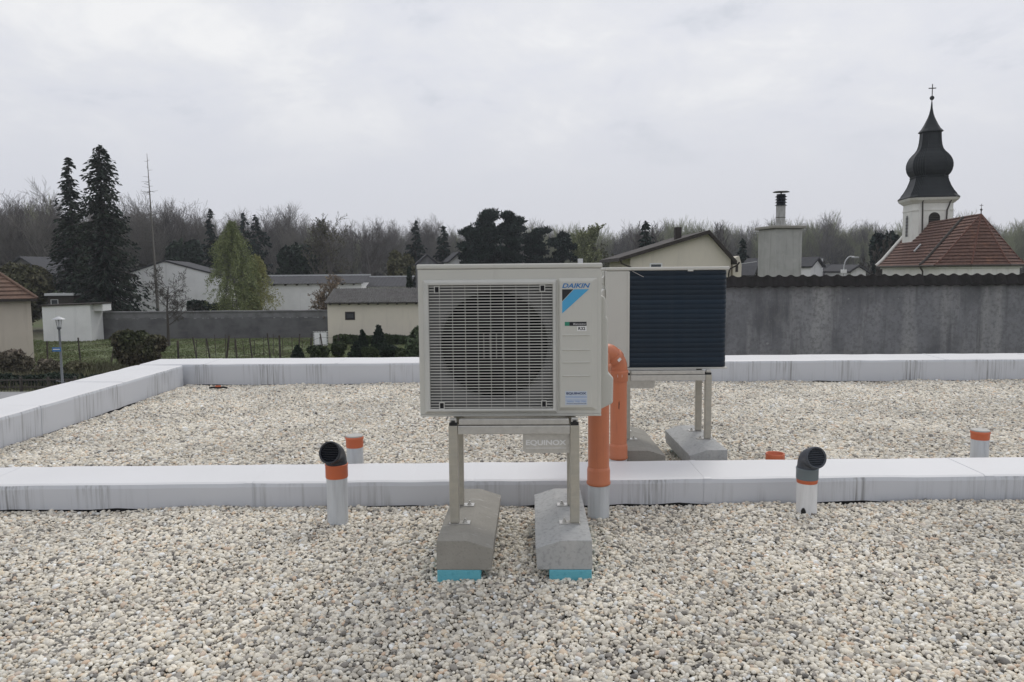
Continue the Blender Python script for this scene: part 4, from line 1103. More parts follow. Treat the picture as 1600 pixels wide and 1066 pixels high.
# rough grass: upright blades too many to count
def grass(name, n, xr, yr, h, m, label, seed):
    g = np.random.default_rng(seed)
    C = np.stack([g.uniform(*xr, n), g.uniform(*yr, n), np.full(n, GROUND)], 1)
    cl = np.sin(C[:, 0] * 0.9) * np.sin(C[:, 1] * 0.7 + 1) + g.normal(0, 0.5, n)
    hh = h * np.clip(0.6 + 0.4 * cl, 0.15, 1.6)
    a = g.uniform(0, 2 * PI, n); w = 0.05
    dx, dy = np.cos(a) * w, np.sin(a) * w
    lean = g.normal(0, 0.25, (n, 2)) * hh[:, None]
    V = np.stack([C + np.stack([dx, dy, np.zeros(n)], 1), C - np.stack([dx, dy, np.zeros(n)], 1), C + np.stack([lean[:, 0], lean[:, 1], hh], 1)], 1).reshape(-1, 3)
    return prop(np_mesh(name, V, np.arange(n * 3).reshape(-1, 3), m), label, 'grass', kind='stuff')
M['grass_blade'] = leaf_mat('grass_blades', (0.14, 0.175, 0.075), (0.165, 0.165, 0.09), isl=0.3)
M['weed_blade'] = leaf_mat('weed_blades', (0.10, 0.105, 0.055), (0.14, 0.125, 0.085), isl=0.5)
grass('lawn_grass', 60000, (-40, 4), (41, 63), 0.13, M['grass_blade'], 'short green grass of the garden behind the roof', 3)
grass('rough_grass', 26000, (-36, -2), (35.5, 42.5), 0.6, M['weed_blade'], 'tall rough weeds along the wire fence', 4)

# ---------------------------------------------------------------- buildings
def wave_sheet(mb, o, ux, uy, nwave, amp, nv=1):
    """corrugated sheet spanned from o along ux (waves across it) and uy; normal = ux x uy"""
    o = Vector(o); ux = Vector(ux); uy = Vector(uy); nrm = ux.cross(uy).normalized()
    nu = nwave * 6
    vs = []; fs = []
    for j in range(nv + 1):
        for i in range(nu + 1):
            vs.append(o + ux * (i / nu) + uy * (j / nv) + nrm * (amp * math.sin(2 * PI * i / 6)))
    for j in range(nv):
        for i in range(nu): a = j * (nu + 1) + i; fs.append((a, a + 1, a + nu + 2, a + nu + 1))
    mb.add(vs, fs, True)
    # its edge thickness
    low = [v - nrm * 0.012 for v in vs[:nu + 1]]
    mb.add(list(vs[:nu + 1]) + low, [(i, nu + 1 + i, nu + 2 + i, i + 1) for i in range(nu)])
def stepped_roof(mb, A, B, C, D, rows, th=0.05):
    """tile courses on the slope A,B (eaves) - C above B, D above A (ridge): each course a lip above the one below"""
    A, B, C, D = map(Vector, (A, B, C, D))
    n = (B - A).cross(D - A)
    if n.length < 1e-6: n = (B - A).cross(C - A)
    n.normalize()
    if n.z < 0: n = -n
    for i in range(rows):
        t0, t1 = i / rows, (i + 1) / rows + 0.15 / rows
        t1 = min(t1, 1.0)
        p = [A.lerp(D, t0) + n * th, B.lerp(C, t0) + n * th, B.lerp(C, t1), A.lerp(D, t1)]
        q = [A.lerp(D, t0) - n * 0.02, B.lerp(C, t0) - n * 0.02]
        mb.add(p + q, [(0, 1, 2, 3), (4, 5, 1, 0)])
def gable_house(name, loc, rz, w, l, eave, ridge, off, label, m_wall, m_roof, over=0.3, th=0.16, cat='house', group=None, front_over=0.35):
    """gable end on the local -y side; ridge runs along y at x = off"""
    e = empty(name, loc, rz, label=label, cat=cat, group=group)
    b = MB(); b.prism([(-w/2, 0), (w/2, 0), (w/2, eave), (off, ridge), (-w/2, eave)], 0, l); b.build('wall', m_wall, e)
    for s in (-1, 1):
        xe = s * w / 2; dx = xe - off; dz = eave - ridge; L = math.hypot(dx, dz); ux, uz = dx / L, dz / L
        x1, z1 = xe + ux * over, eave + uz * over
        nx, nz = -uz * (1 if s > 0 else -1), abs(ux)
        pts = [(off, ridge + 0.02), (x1, z1 + 0.02), (x1 + nx * th, z1 + nz * th + 0.02), (off, ridge + th / abs(ux) + 0.02)]
        if s > 0: pts = [(p_[0] + 0.001, p_[1]) for p_ in pts]
        rb = MB(); rb.prism(pts if s > 0 else pts[::-1], -front_over, l + 0.2); rb.build('roof_slope', m_roof, e)
    return e
def window(e, x, z, w, h, m_frame, y=0.0, t=0.06, name='window'):
    f = MB(); f.loops([(x - w/2, x + w/2, z, z + h, y + 0.02), (x - w/2, x + w/2, z, z + h, y - 0.03), (x - w/2 + t, x + w/2 - t, z + t, z + h - t, y - 0.03), (x - w/2 + t, x + w/2 - t, z + t, z + h - t, y - 0.002)])
    fo = f.build(name, m_frame, e)
    MB().add([(x - w/2 + t, y - 0.004, z + t), (x + w/2 - t, y - 0.004, z + t), (x + w/2 - t, y - 0.004, z + h - t), (x - w/2 + t, y - 0.004, z + h - t)], [(0, 1, 2, 3)]).build('pane', M['glass_dark'], fo)
    return fo

# pinkish house at the left edge of the picture, hipped tile roof
HY = 46.0
c = at(54, 565, HY); ev = at(50, 466, HY).z - GROUND
e = empty('hip_roof_house', (c.x, HY, GROUND), R(33), label='pinkish plastered house with brown hipped tile roof at the left edge', cat='house')
MB().box(-9, 0, 0, 8, 0, ev).build('wall', M['plaster_pink'], e)
ov = 0.35; ht = 3.5
P0 = (-9 - ov, -ov, ev - 0.05); P1 = (ov, -ov, ev - 0.05); P2 = (ov, 8 + ov, ev - 0.05); P3 = (-9 - ov, 8 + ov, ev - 0.05)
R0, R1 = (-9 + 4.0, 4.0, ev + ht), (-4.0, 4.0, ev + ht)
def courses(e, A, B, C, D, rows, m, th=0.05):
    for i in range(rows):
        A_, B_, C_, D_ = map(Vector, (A, B, C, D)); t0, t1 = i / rows, min(1, (i + 1.2) / rows)
        mb = MB(); stepped_roof(mb, A_.lerp(D_, t0), B_.lerp(C_, t0), B_.lerp(C_, t1), A_.lerp(D_, t1), 1, th); mb.build('tile_course', m, e)
courses(e, P0, P1, R1, R0, 15, M['tile_brown'], 0.07)
courses(e, P1, P2, R1, R1, 15, M['tile_brown'], 0.07)
courses(e, P2, P3, R0, R1, 3, M['tile_brown'], 0.07)
MB().tube([Vector(P1) + Vector((0, 0, 0.05)), Vector(R1) + Vector((0, 0, 0.07))], 0.10, 8).build('hip_ridge', M['tile_brown'], e)
MB().box(-9 - ov, ov, -ov - 0.12, -ov - 0.002, ev - 0.16, ev - 0.03).build('gutter', M['dark_wood'], e)

# low white garden shed and its annexe, against the old wall
WY = 64.0
pA, pB = at(68, 522, 62.0), at(143, 521, 62.0)
e = empty('garden_shed', (pA.x, 62.0, GROUND), 0, label='low white garden shed with thin sloping dark roof by the grey wall', cat='shed')
w = pB.x - pA.x; h0 = at(68, 479, 62).z - GROUND; h1 = at(140, 476, 62).z - GROUND
b = MB(); b.prism([(0, 0), (w, 0), (w, h1), (0, h0)], 0, 1.85); b.build('wall', M['plaster_white'], e)
b = MB(); b.prism([(-0.1, h0 + 0.002), (w + 0.8, h1 + 0.03 + 0.002), (w + 0.8, h1 + 0.13), (-0.1, h0 + 0.12)], -0.15, 1.9); b.build('roof', M['dark_wood'], e)
MB().box(w + 0.003, w + 0.75, 0.5, 1.85, h1 - 0.55, h1 - 0.005).build('annexe_panel', M['plaster_white'], e)

# the old grey wall
pA, pB = at(120, 500, WY), at(512, 500, WY)
e = empty('garden_wall', (pA.x, WY, GROUND), 0, label='long weathered grey garden wall across the back of the lawn', cat='wall')
w = pB.x - pA.x; hw_ = at(300, 487, WY).z - GROUND
MB().box(0, w, 0, 0.35, 0, hw_ - 0.52).build('lower_wall', M['wall_grey'], e)
MB().box(0, w, 0.03, 0.33, hw_ - 0.519, hw_ - 0.06).build('upper_band', M['wall_band'], e)
cw = w / 14
for i in range(14): MB().box(i * cw + 0.01, (i + 1) * cw - 0.01, -0.06, 0.41, hw_ - 0.058, hw_ + 0.03 + 0.02 * ((i * 7) % 3) / 2).build('coping_slab', M['wall_band'], e)
rr = random.Random(3)
for i in range(48):
    x = rr.uniform(0.2, w - 0.5); l_ = rr.uniform(0.05, 0.30)
    MB().box(x, x + l_, -0.008, 0.02, hw_ - 0.55 - rr.uniform(0, .07), hw_ - 0.525).build('lime_patch', M['lime_spot'], e)

# white gabled building behind the bare tree
YB = 84.0
c = ground_at(268, YB)
gable_house('gabled_barn', (c.x, YB, GROUND), R(13), 11.4, 14, height_to(340, 434, YB), height_to(262, 409, YB), -0.4, 'white gabled building with grey roof behind the leafless garden tree', M['plaster_white'], M['roof_grey'], over=0.2, th=0.14, cat='building', front_over=0.12)
# dark clipped hedge in front of it
def hedge(name, px0, px1, Y, ytop, depth, m, label, seed, n, leaf=0.13):
    a, b_ = ground_at(px0, Y), ground_at(px1, Y); h = height_to((px0 + px1) / 2, ytop, Y)
    e = empty(name, (a.x, Y, GROUND), 0, label=label, cat='hedge')
    g = np.random.default_rng(seed); L = b_.x - a.x
    C = np.stack([g.uniform(0, L, n), g.uniform(0, depth, n), g.uniform(0.05, 1, n) * h], 1)
    C[:, 2] *= 0.9 + 0.1 * np.sin(C[:, 0] * 2.1) + 0.04 * np.sin(C[:, 0] * 5.7)
    V, F = leaf_quads(C, leaf, seed); np_mesh('foliage', V, F, m, e)
    st = [((x, depth / 2, 0), (x + 0.1, depth / 2, h * 0.8), 0.05, 0.02) for x in np.arange(0.3, L, 0.8)]
    V, F = seg_mesh(st, 5); np_mesh('stems', V, F, M['bark'], e)
    return e
hedge('hedge', 292, 356, 76, 470, 1.5, M['shrub_dark'], 'dark hedge below the white gabled building', 31, 5200)

# long white outbuilding with grey lean-to roof
YC = 80.0
a = ground_at(403, YC); b_ = ground_at(566, YC)
e = empty('white_outbuilding', (a.x, YC, GROUND), 0, label='long white outbuilding with grey sloping roof behind the grey wall', cat='building')
w = b_.x - a.x; hE = height_to(480, 443, YC)
MB().box(0, w, 0, 6, 0, hE - 0.02).build('wall', M['plaster_white'], e)
rf = MB(); zr = height_to(480, 431.5, YC + 4) - hE
wave_sheet(rf, (-0.25, -0.4, hE - 0.02), (w + 0.5, 0, 0), (0, 4.4, zr + 0.02), int(w / 0.35), 0.025); rf.build('roof', M['roof_grey'], e)
MB().box(-0.25, w + 0.25, 4.02, 4.2, hE + zr, hE + zr + 0.16).build('ridge_cap', M['light_metal'], e)
for i in range(9): MB().box(0.6 + i * w / 9.2, 0.75 + i * w / 9.2, -0.32, -0.002, hE - 0.2, hE - 0.06).build('rafter_end', M['dark_wood'], e)
a2 = ground_at(560, YC + 3); b2 = ground_at(637, YC + 3)
e = empty('grey_outbuilding', (a2.x, YC + 3, GROUND), 0, label='grey-roofed low outbuilding just above the cream shed roof', cat='building')
w = b2.x - a2.x; hE = height_to(600, 448, YC + 3)
MB().box(0, w, 0, 5, 0, hE - 0.02).build('wall', M['plaster_white'], e)
rf = MB(); wave_sheet(rf, (-0.3, -0.4, hE), (w + 0.6, 0, 0), (0, 4.4, 1.0), int(w / 0.35), 0.025); rf.build('roof', M['roof_grey'], e)
MB().box(-0.3, w + 0.3, 4.02, 4.2, hE + 1.0, hE + 1.14).build('ridge_cap', M['light_metal'], e)

# cream shed with corrugated roof
YD = 58.0
a = ground_at(512, YD); b_ = ground_at(720, YD)
e = empty('cream_shed', (a.x, YD, GROUND), 0, label='cream rendered shed with corrugated grey roof and one small window', cat='shed')
w = b_.x - a.x; hE = height_to(560, 472, YD)
MB().box(0, w, 0, 5, 0, hE - 0.02).build('wall', M['plaster_cream'], e)
zr = height_to(560, 450, YD + 3.0) - hE
rf = MB(); wave_sheet(rf, (-0.15, -0.35, hE - 0.02), (w + 0.3, 0, 0), (0.0, 3.35, zr), int(w / 0.177), 0.028); rf.build('roof', M['corrugated'], e)
MB().box(-0.10, w + 0.1, -0.34, -0.30, hE - 0.12, hE - 0.05).build('eaves_board', M['dark_wood'], e)
for i in range(14): MB().box(0.2 + i * 0.72, 0.31 + i * 0.72, -0.299, -0.002, hE - 0.20, hE - 0.06).build('rafter_end', M['dark_wood'], e)
xw = at(547, 494, YD).x - a.x; zw = height_to(547, 500, YD)
fo = window(e, xw, zw, 0.74, 0.62, M['dark_wood'], t=0.09)
MB().box(xw - 0.24, xw + 0.24, -0.05, -0.035, zw + 0.16, zw + 0.46).build('inner_sash', M['roof_grey'], fo)

# small things far left: dark barn, little shed with pale roof
YE = 96.0
c = ground_at(40, YE)
gable_house('dark_barn', (c.x, YE, GROUND), R(-12), 8.5, 12, height_to(95, 432, YE), height_to(62, 403, YE), 0, 'dark gabled barn with pale roof far left behind the shrubs', mat('barn_wall', (0.12, 0.115, 0.11), 0.9), M['roof_grey'], cat='barn')
c = ground_at(97, 72)
e = empty('tool_shed', (c.x, 72, GROUND), 0, label='little brown tool shed with flat pale roof left of the spruces', cat='shed')
hs_ = height_to(97, 462, 72)
MB().box(-1.2, 1.2, 0, 2, 0, hs_).build('wall', M['dark_wood'], e)
MB().box(-1.35, 1.35, -0.3, 2.2, hs_ + 0.002, hs_ + 0.22).build('roof', M['light_metal'], e)
window(e, -0.6, hs_ - 0.95, 0.7, 0.6, M['light_metal'])

# two small far gables behind the front unit
for (px, yt, hwid, Y, lab, mm) in ((669, 400, 16, 118, 'small grey far gable left of the white one above the front unit', 'wall_band'), (719, 396, 15, 112, 'small white far gable peeking over the front unit', 'plaster_white')):
    c = ground_at(px, Y); wd = 2 * hwid / 1200 * Y
    gable_house('far_house', (c.x, Y, GROUND), R(12), wd, 7, height_to(px, yt, Y) - wd * 0.42, height_to(px, yt, Y), 0, lab, M[mm], M['roof_grey'], cat='house', th=0.2)
# low far roofs glimpsed just above the unit
for (px, yt, hwid, Y, lab) in ((912, 404, 10, 108, 'far pale chimney stack seen just above the front unit'),):
    c = ground_at(px - 4, Y); H = height_to(px, yt, Y)
    e = empty('far_chimney_house', (c.x, Y, GROUND), 0, label=lab, cat='chimney')
    b = MB(); b.prism([(-3.5, 0), (3.5, 0), (3.5, H - 2.0), (0, H - 0.9), (-3.5, H - 2.0)], 0, 7); b.build('house_wall', M['roof_grey'], e)
    MB().box(-0.35, 0.35, 1, 1.7, H - 1.2, H).build('stack', M['plaster_white'], e)

# cream gable house behind the rear unit
YG = 52.0
zA = height_to(1108, 363, YG); c = ground_at(1066, YG)
xl, xr_, xa = at(985, 400, YG).x - c.x, at(1142, 400, YG).x - c.x, at(1106, 363, YG).x - c.x
zl, zr2 = height_to(985, 400, YG), height_to(1145, 403, YG)
e = empty('cream_house', (c.x, YG, GROUND), 0, label='cream gabled house with dark roof edge behind the rear heat pump', cat='house')
b = MB(); b.prism([(xl, 0), (xr_, 0), (xr_, zr2), (xa, zA), (xl, zl)], 0, 11); b.build('wall', M['plaster_cream'], e)
for (x0, z0, sgn, nm) in ((xl, zl, -1, 0), (xr_, zr2, 1, 1)):
    dx, dz = x0 - xa, z0 - zA; L = math.hypot(dx, dz); o_ = 0.85 if sgn < 0 else 0.45
    x1, z1 = x0 + dx / L * o_, z0 + dz / L * o_
    pts = [(xa + 0.001 * sgn, zA - 0.12), (x1, z1 - 0.12), (x1, z1 + 0.12), (xa + 0.001 * sgn, zA + 0.13)]
    rb = MB(); rb.prism(pts if sgn > 0 else pts[::-1], -0.45, 11.2); rb.build('roof_slope', M['dark_wood'], e)
ch = at(1059, 370, YG + 2.5); cx_ = ch.x - c.x
MB().box(cx_ - 0.22, cx_ + 0.22, 2.3, 2.75, zA - 2.2, height_to(1059, 355, YG + 2.3)).build('chimney', M['dark_wood'], e)
window(e, at(1025, 413, YG).x - c.x, height_to(1025, 424, YG), 0.85, 0.55, M['plaster_white'], t=0.09)
MB().tube([(xl - 0.7, -0.3, zl - 0.28), (xl - 0.65, -0.28, zl - 0.5), (xl + 0.0, -0.12, zl - 0.75), (xl + 0.15, -0.1, zl - 1.0), (xl + 0.15, -0.1, 0.2)], 0.055, 8).build('downpipe', M['dark_wood'], e)
MB().tube([(xr_ + 0.5, -0.3, zr2 - 0.30), (xr_ + 0.35, -0.28, zr2 - 0.5), (xr_ - 0.1, -0.12, zr2 - 0.75), (xr_ - 0.15, -0.1, zr2 - 1.05), (xr_ - 0.15, -0.1, 0.2)], 0.055, 8).build('downpipe', M['dark_wood'], e)
# cluttered porch corner right of it
pc = at(1152, 410, YG + 1)
e = empty('porch_corner', (pc.x, YG + 1, GROUND), 0, label='pale weathered porch corner at the right end of the cream house', cat='porch')
hp = height_to(1152, 400, YG + 1)
MB().prism([(-0.3, 0), (0.22, 0), (0.3, hp - 0.6), (0.12, hp), (-0.3, hp - 0.2)], 0, 3).build('wall', M['plaster_cream'], e)
MB().box(-0.12, 0.06, -0.02, 0.01, hp - 1.1, hp - 0.65).build('opening', M['dark_wood'], e)
MB().tube([(0.2, -0.1, hp - 0.55), (1.3, -0.1, hp - 0.4)], 0.02, 6).build('bracket', M['light_metal'], e)

# stained concrete wall with corrugated coping right behind the roof
YW = 12.6
q0, q1 = at(1002, 430, YW), at(1850, 427, YW)
e = empty('concrete_wall', (q0.x, YW, 0), R(0.15), label='high stained concrete wall with dark corrugated coping behind the roof', cat='wall')
w = q1.x - q0.x; zt_ = at(1370, 445, YW).z
MB().box(0, w, 0, 0.3, GROUND, zt_).build('wall', M['wall_concrete'], e)
cp = MB(); wave_sheet(cp, (-0.08, -0.10, zt_ - 0.012), (w + 0.1, 0, 0), (0, 0.09, 0.165), int(w / 0.185), 0.022); cp.build('corrugated_coping', M['coping'], e)
MB().box(-0.05, w, 0.03, 0.31, zt_ + 0.001, zt_ + 0.045).build('bed_board', M['dark_wood'], e)
cp = MB(); wave_sheet(cp, (-0.08, 0.0, zt_ + 0.155), (w + 0.1, 0, 0), (0, 0.36, -0.10), int(w / 0.185), 0.022); cp.build('rear_coping', M['coping'], e)
for (px, py, rr_) in ((1199, 537, .022), (1148, 554, .018), (1236, 553, .02), (1321, 553, .018), (1541, 508, .024), (1240, 467, .018), (1326, 467, .018), (1404, 467, .014), (1577, 553, .018), (1495, 470, .016), (1372, 510, .012), (1470, 553, .016)):
    q = at(px, py, YW - 0.002)
    d_ = MB(); n = 9; rq = random.Random(px)
    d_.add([(q.x - q0.x + rr_ * rq.uniform(.7, 1.2) * math.cos(2*PI*k/n), -0.0035 - 0.003, q.z + rr_ * rq.uniform(.7, 1.2) * math.sin(2*PI*k/n)) for k in range(n)], [tuple(range(n))])
    d_.build('filled_tie_hole', M['lime_spot'], e)

# chimney of a building behind that wall
YH = 23.0
c = at(1222, 430, YH); zt2 = at(1222, 358, YH).z
e = empty('rooftop_chimney', (c.x, YH, GROUND), R(12), label='broad rendered chimney with slab and black cowled flue behind the concrete wall', cat='chimney')
HB = zt2 - GROUND
M['chimney_render'] = mat('chimney_render', (0.42, 0.42, 0.40), 0.92, spots=[(2.2, 5, 0.45, 0.68, (0.33, 0.33, 0.31), 0.8), ((8, 8, 0.8), 4, 0.55, 0.72, (0.26, 0.26, 0.24), 0.7), (5, 4, 0.6, 0.72, (0.52, 0.52, 0.49), 0.6)])
MB().box(-0.41, 0.45, -0.3, 0.70, 0, HB - 0.002).build('stack', M['chimney_render'], e, bevel=0.02)
MB().box(-0.49, 0.53, -0.38, 0.78, HB, HB + 0.085).build('cap_slab', M['concrete_warm'], e, bevel=0.02)
fl = MB(); fl.lathe([(0.135, HB + 0.086), (0.135, HB + 0.70)], 20, (0.03, 0.2, 0)); fl.build('flue', mat('flue_steel', (0.42, 0.42, 0.41), 0.45, metal=0.3, spots=[((14, 14, 3), 4, 0.45, 0.7, (0.2, 0.19, 0.17), 0.8)]), e)
MB().lathe([(0.138, HB + 0.34), (0.138, HB + 0.36)], 20, (0.03, 0.2, 0)).build('flue_joint', M['iron'], e)
for i in range(4):
    MB().lathe([(0.175, HB + 0.702 + i * 0.085), (0.13, HB + 0.74 + i * 0.085), (0.128, HB + 0.784 + i * 0.085)], 20, (0.03, 0.2, 0)).build('cowl_ring', M['vent_black'], e)
MB().lathe([(0.02, HB + 1.04), (0.02, HB + 1.12)], 8, (0.03, 0.2, 0)).build('cap_stem', M['iron'], e)
MB().lathe([(0.24, HB + 1.095), (0.245, HB + 1.10), (0.20, HB + 1.125), (0.02, HB + 1.14)], 24, (0.03, 0.2, 0)).build('rain_cap', M['vent_black'], e)

# small roofs between chimney and church
def far_roof(px0, px1, yt, Y, rz, label, m_r, m_w):
    c = ground_at((px0 + px1) / 2, Y); wd = (px1 - px0) / 1200 * Y; H = height_to((px0 + px1) / 2, yt, Y)
    return gable_house('village_house', (c.x, Y, GROUND), rz, wd, 9, H - wd * 0.33, H, 0, label, m_w, m_r, cat='house', th=0.2)
far_roof(1256, 1290, 405, 90, R(40), 'grey-roofed village house right of the broad chimney', M['roof_grey'], M['plaster_white'])
far_roof(1285, 1345, 416, 96, R(70), 'low dark-roofed village house below the curved street lamp', M['roof_grey'], M['wall_grey'])
far_roof(1328, 1350, 417, 85, R(-5), 'tiny white gable just left of the church roof', M['roof_grey'], M['plaster_white'])
far_roof(1160, 1192, 420, 70, R(60), 'low brownish roof between cream house and broad chimney', M['roof_grey'], M['plaster_cream'])
for (px, lab) in ((1262, 'left pale chimney pot on the grey village roofs'), (1277, 'right pale chimney pot on the grey village roofs')):
    q = ground_at(px, 93); H = height_to(px, 402, 93)
    e = empty('village_chimney', (q.x, 93, GROUND), 0, label=lab, cat='chimney')
    MB().box(-0.5, 0.5, 0, 0.6, H - 5, H - 0.15).build('stack', M['plaster_white'], e); MB().box(-0.6, 0.6, -0.1, 0.7, H - 0.148, H).build('cap', M['wall_band'], e)
q = ground_at(1316, 80); H = height_to(1316, 401, 80)
e = empty('street_lamp', (q.x, 80, GROUND), 0, label='curved gooseneck street lamp above the wall left of the church', cat='street lamp')
MB().tube([(0, 0, 0), (0, 0, H - 1.2)] + [(0.7 - 0.7 * math.cos(a), 0, H - 1.2 + 1.2 * math.sin(a)) for a in (0.3, 0.6, 0.9, 1.2, 1.5)] + [(1.05, 0, H - 0.03)], 0.06, 8).build('pole', M['light_metal'], e)
MB().box(0.8, 1.5, -0.12, 0.12, H - 0.16, H - 0.04).build('lamp_head', M['light_metal'], e, bevel=0.03)
MB().box(-0.25, 0.25, -0.2, 0.2, H - 1.75, H - 1.35).build('junction_box', M['plaster_white'], e, bevel=0.03)

# ---------------------------------------------------------------- church
def church():
    s = 1.2
    A = Vector((33.4 * s, 55 * s, 0))
    rz = R(-9.5)                    # local x: across, local +y: along the axis away from the apse
    e = empty('village_church', (A.x, A.y, 0), rz, label='white village church with red tile roof and black onion-domed tower', cat='church')
    w = 2.82 * s; L = 13.6 * s
    ez = at(1480, 415, A.y).z; rdz = at(1529, 336, A.y).z
    # walls
    foot = [(-w, 0), (-0.414 * w, -0.586 * w * 1.0), (0.414 * w, -0.586 * w), (w, 0), (w, L), (-w, L)]
    wb = MB(); wb.prism([(x * 0.93, y * 0.93 if y < 0 else y - (0.3 if y > 1 else 0)) for x, y in foot], GROUND, ez - 0.25, axis='z'); wb.build('nave_wall', M['church_white'], e)
    cb = MB(); cb.prism([(x * 0.985, y * 0.985 if y < 0 else y - (0.1 if y > 1 else 0)) for x, y in foot], ez - 0.249, ez - 0.02, axis='z'); cb.build('cornice', M['church_white'], e)
    # roof: two long slopes, three apse facets, every course a lip
    ap = Vector((0, 0.2, rdz)); rw = Vector((0, L, rdz))
    pts = [Vector((x * 1.05, y * 1.05 if y < 0 else y, ez)) for x, y in foot]
    flare = 0.18
    def slope(nm, a, b, c_, d_, rows):
        m1 = 0.16
        # lower flared skirt, then the main pitch
        a2 = a.lerp(d_, m1) - Vector((0, 0, 0.16)); b2 = b.lerp(c_, m1) - Vector((0, 0, 0.16))
        mb = MB(); stepped_roof(mb, a, b, b2, a2, 2, 0.11); stepped_roof(mb, a2, b2, c_, d_, rows, 0.11); mb.build(nm, M['tile_red'], e)
    slope('nave_roof', pts[5], pts[0], ap, rw, 13)
    slope('nave_roof', pts[3], pts[4], rw, ap, 13)
    slope('apse_roof', pts[0], pts[1], ap, ap, 13)
    slope('apse_roof', pts[1], pts[2], ap, ap, 13)
    slope('apse_roof', pts[2], pts[3], ap, ap, 13)
    for i in range(4):
        a = pts[i]; mid = a.lerp(ap, 0.16) - Vector((0, 0, 0.10))
        MB().tube([a + Vector((0, 0, 0.06)), mid + Vector((0, 0, 0.02)), ap + Vector((0, 0, 0.06))], 0.085, 6).build('hip_tiles', M['ridge_tile'], e)
    MB().tube([ap + Vector((0, 0, 0.05)), rw + Vector((0, 0, 0.05))], 0.10, 6).build('ridge_tiles', M['tile_red'], e)
    # step between nave and choir, a dark verge strip
    tq = 0.34
    p0 = pts[0].lerp(pts[5], tq * 0.62); p1 = ap.lerp(rw, tq * 0.62)
    nn = Vector((-0.7, 0, 0.7))
    k = p0.lerp(p1, 0.16) - Vector((0, 0, 0.16))
    MB().tube([p0 + nn * 0.12, k + nn * 0.12, p1 + nn * 0.10], 0.15, 6).build('verge_strip', M['iron'], e)
    dp = p0 + Vector((-0.05, 0, -0.1))
    MB().tube([dp, dp + Vector((0.22, 0, -0.4)), dp + Vector((0.22, 0, -4.2))], 0.08, 8).build('downpipe', M['iron'], e)
    MB().tube([pts[5] + Vector((-0.05, 0, -0.02)), pts[0] + Vector((-0.05, 0, -0.02))], 0.09, 6).build('gutter', M['iron'], e)
    for i in range(3): MB().tube([pts[i] * 1.0 + Vector((0, -0.05, -0.02)), pts[i+1] + Vector((0, -0.05, -0.02))], 0.09, 6).build('gutter', M['iron'], e)
    # white raised west verge
    g0 = pts[5] + Vector((-0.1, 0.1, 0.1)); gk = pts[5].lerp(rw, 0.16) + Vector((-0.02, 0.1, 0.05)); g1 = rw + Vector((0, 0.1, 0.2))
    MB().tube([g0, gk, g1], 0.20, 6).build('west_verge', M['church_white'], e)
    # roof window strip
    q = pts[0].lerp(pts[5], 0.50).lerp(ap.lerp(rw, 0.50), 0.30) + Vector((-0.12, 0, 0.12))
    up_ = (ap.lerp(rw, .5) - pts[0].lerp(pts[5], .5)).normalized()
    MB().tube([q, q + up_ * 0.9], 0.10, 4).build('roof_light', M['light_metal'], e)
    # finial of the choir
    MB().tube([ap, ap + Vector((0, 0, 0.55))], 0.04, 6).build('finial_rod', M['iron'], e)
    MB().lathe([(0.02, 0.35), (0.10, 0.42), (0.10, 0.48), (0.02, 0.55), (0.02, 0.95)], 8, tuple(ap)).build('finial', M['iron'], e)
    MB().box(-0.14, 0.14, ap.y - 0.015, ap.y + 0.015, ap.z + 0.80, ap.z + 0.84).build('finial_bar', M['iron'], e)
    # ---- tower
    ty = 11.6 * s
    wc = e.matrix_basis
    Yt = (Matrix.Rotation(rz, 3, 'Z') @ Vector((0, ty, 0))).y + A.y
    tx = 0.0
    # sideways shift so that the tower axis stands where the photograph has it
    want = at(1450, 300, Yt).x
    have = (Matrix.Rotation(rz, 3, 'Z') @ Vector((0, ty, 0))).x + A.x
    tx = (want - have) / math.cos(rz)
    def tz(py): return at(1452, py, Yt).z
    mpp = Yt / 1200.0
    hw = 28.6 * mpp                       # half width of the shaft
    ch = 0.24                             # chamfer as a share of the half width
    def oct_(h_, c_): 
        k = h_ * (1 - c_)
        return [(tx - h_, ty - k), (tx - k, ty - h_), (tx + k, ty - h_), (tx + h_, ty - k), (tx + h_, ty + k), (tx + k, ty + h_), (tx - k, ty + h_), (tx - h_, ty + k)]
    def ring(prof, name, m, smooth=False, cap=True):
        b = MB(); vs = []; fs = []
        for (h_, c_, z) in prof:
            for (x, y) in oct_(h_, c_): vs.append((x, y, z))
        for i in range(len(prof) - 1):
            for k in range(8): fs.append((i*8+k, i*8+(k+1) % 8, i*8+8+(k+1) % 8, i*8+8+k))
        if cap: fs.append(tuple(range((len(prof)-1)*8, len(prof)*8))); fs.append(tuple(range(7, -1, -1)))
        b.add(vs, fs, smooth); return b.build(name, m, e)
    zc = tz(310)
    ring([(hw, ch, ez - 2.5), (hw, ch, tz(330))], 'tower_shaft', M['church_white'])
    ring([(hw * 1.03, ch, tz(331)), (hw * 1.03, ch, tz(329))], 'string_course', M['church_white'])
    ring([(hw * 1.0, ch, tz(328.9)), (hw * 1.0, ch, tz(320)), (hw * 1.06, ch, tz(319)), (hw * 1.10, ch, tz(317.5)), (hw * 1.20, ch, tz(315)), (hw * 1.26, ch, tz(311.5))], 'tower_cornice', M['church_white'])
    px = lambda v: v * mpp / 1.0
    # onion helm: skirt, ring, bulb, neck, cap, needle
    k = 0.755
    ring([(px(47*k), ch, tz(311.4)), (px(47.5*k), ch, tz(310)), (px(43*k), 0.26, tz(306)), (px(38.5*k), 0.30, tz(300)), (px(34*k), 0.34, tz(292)), (px(31*k), 0.38, tz(284)), (px(29.5*k), 0.40, tz(279))], 'helm_skirt', M['copper'])
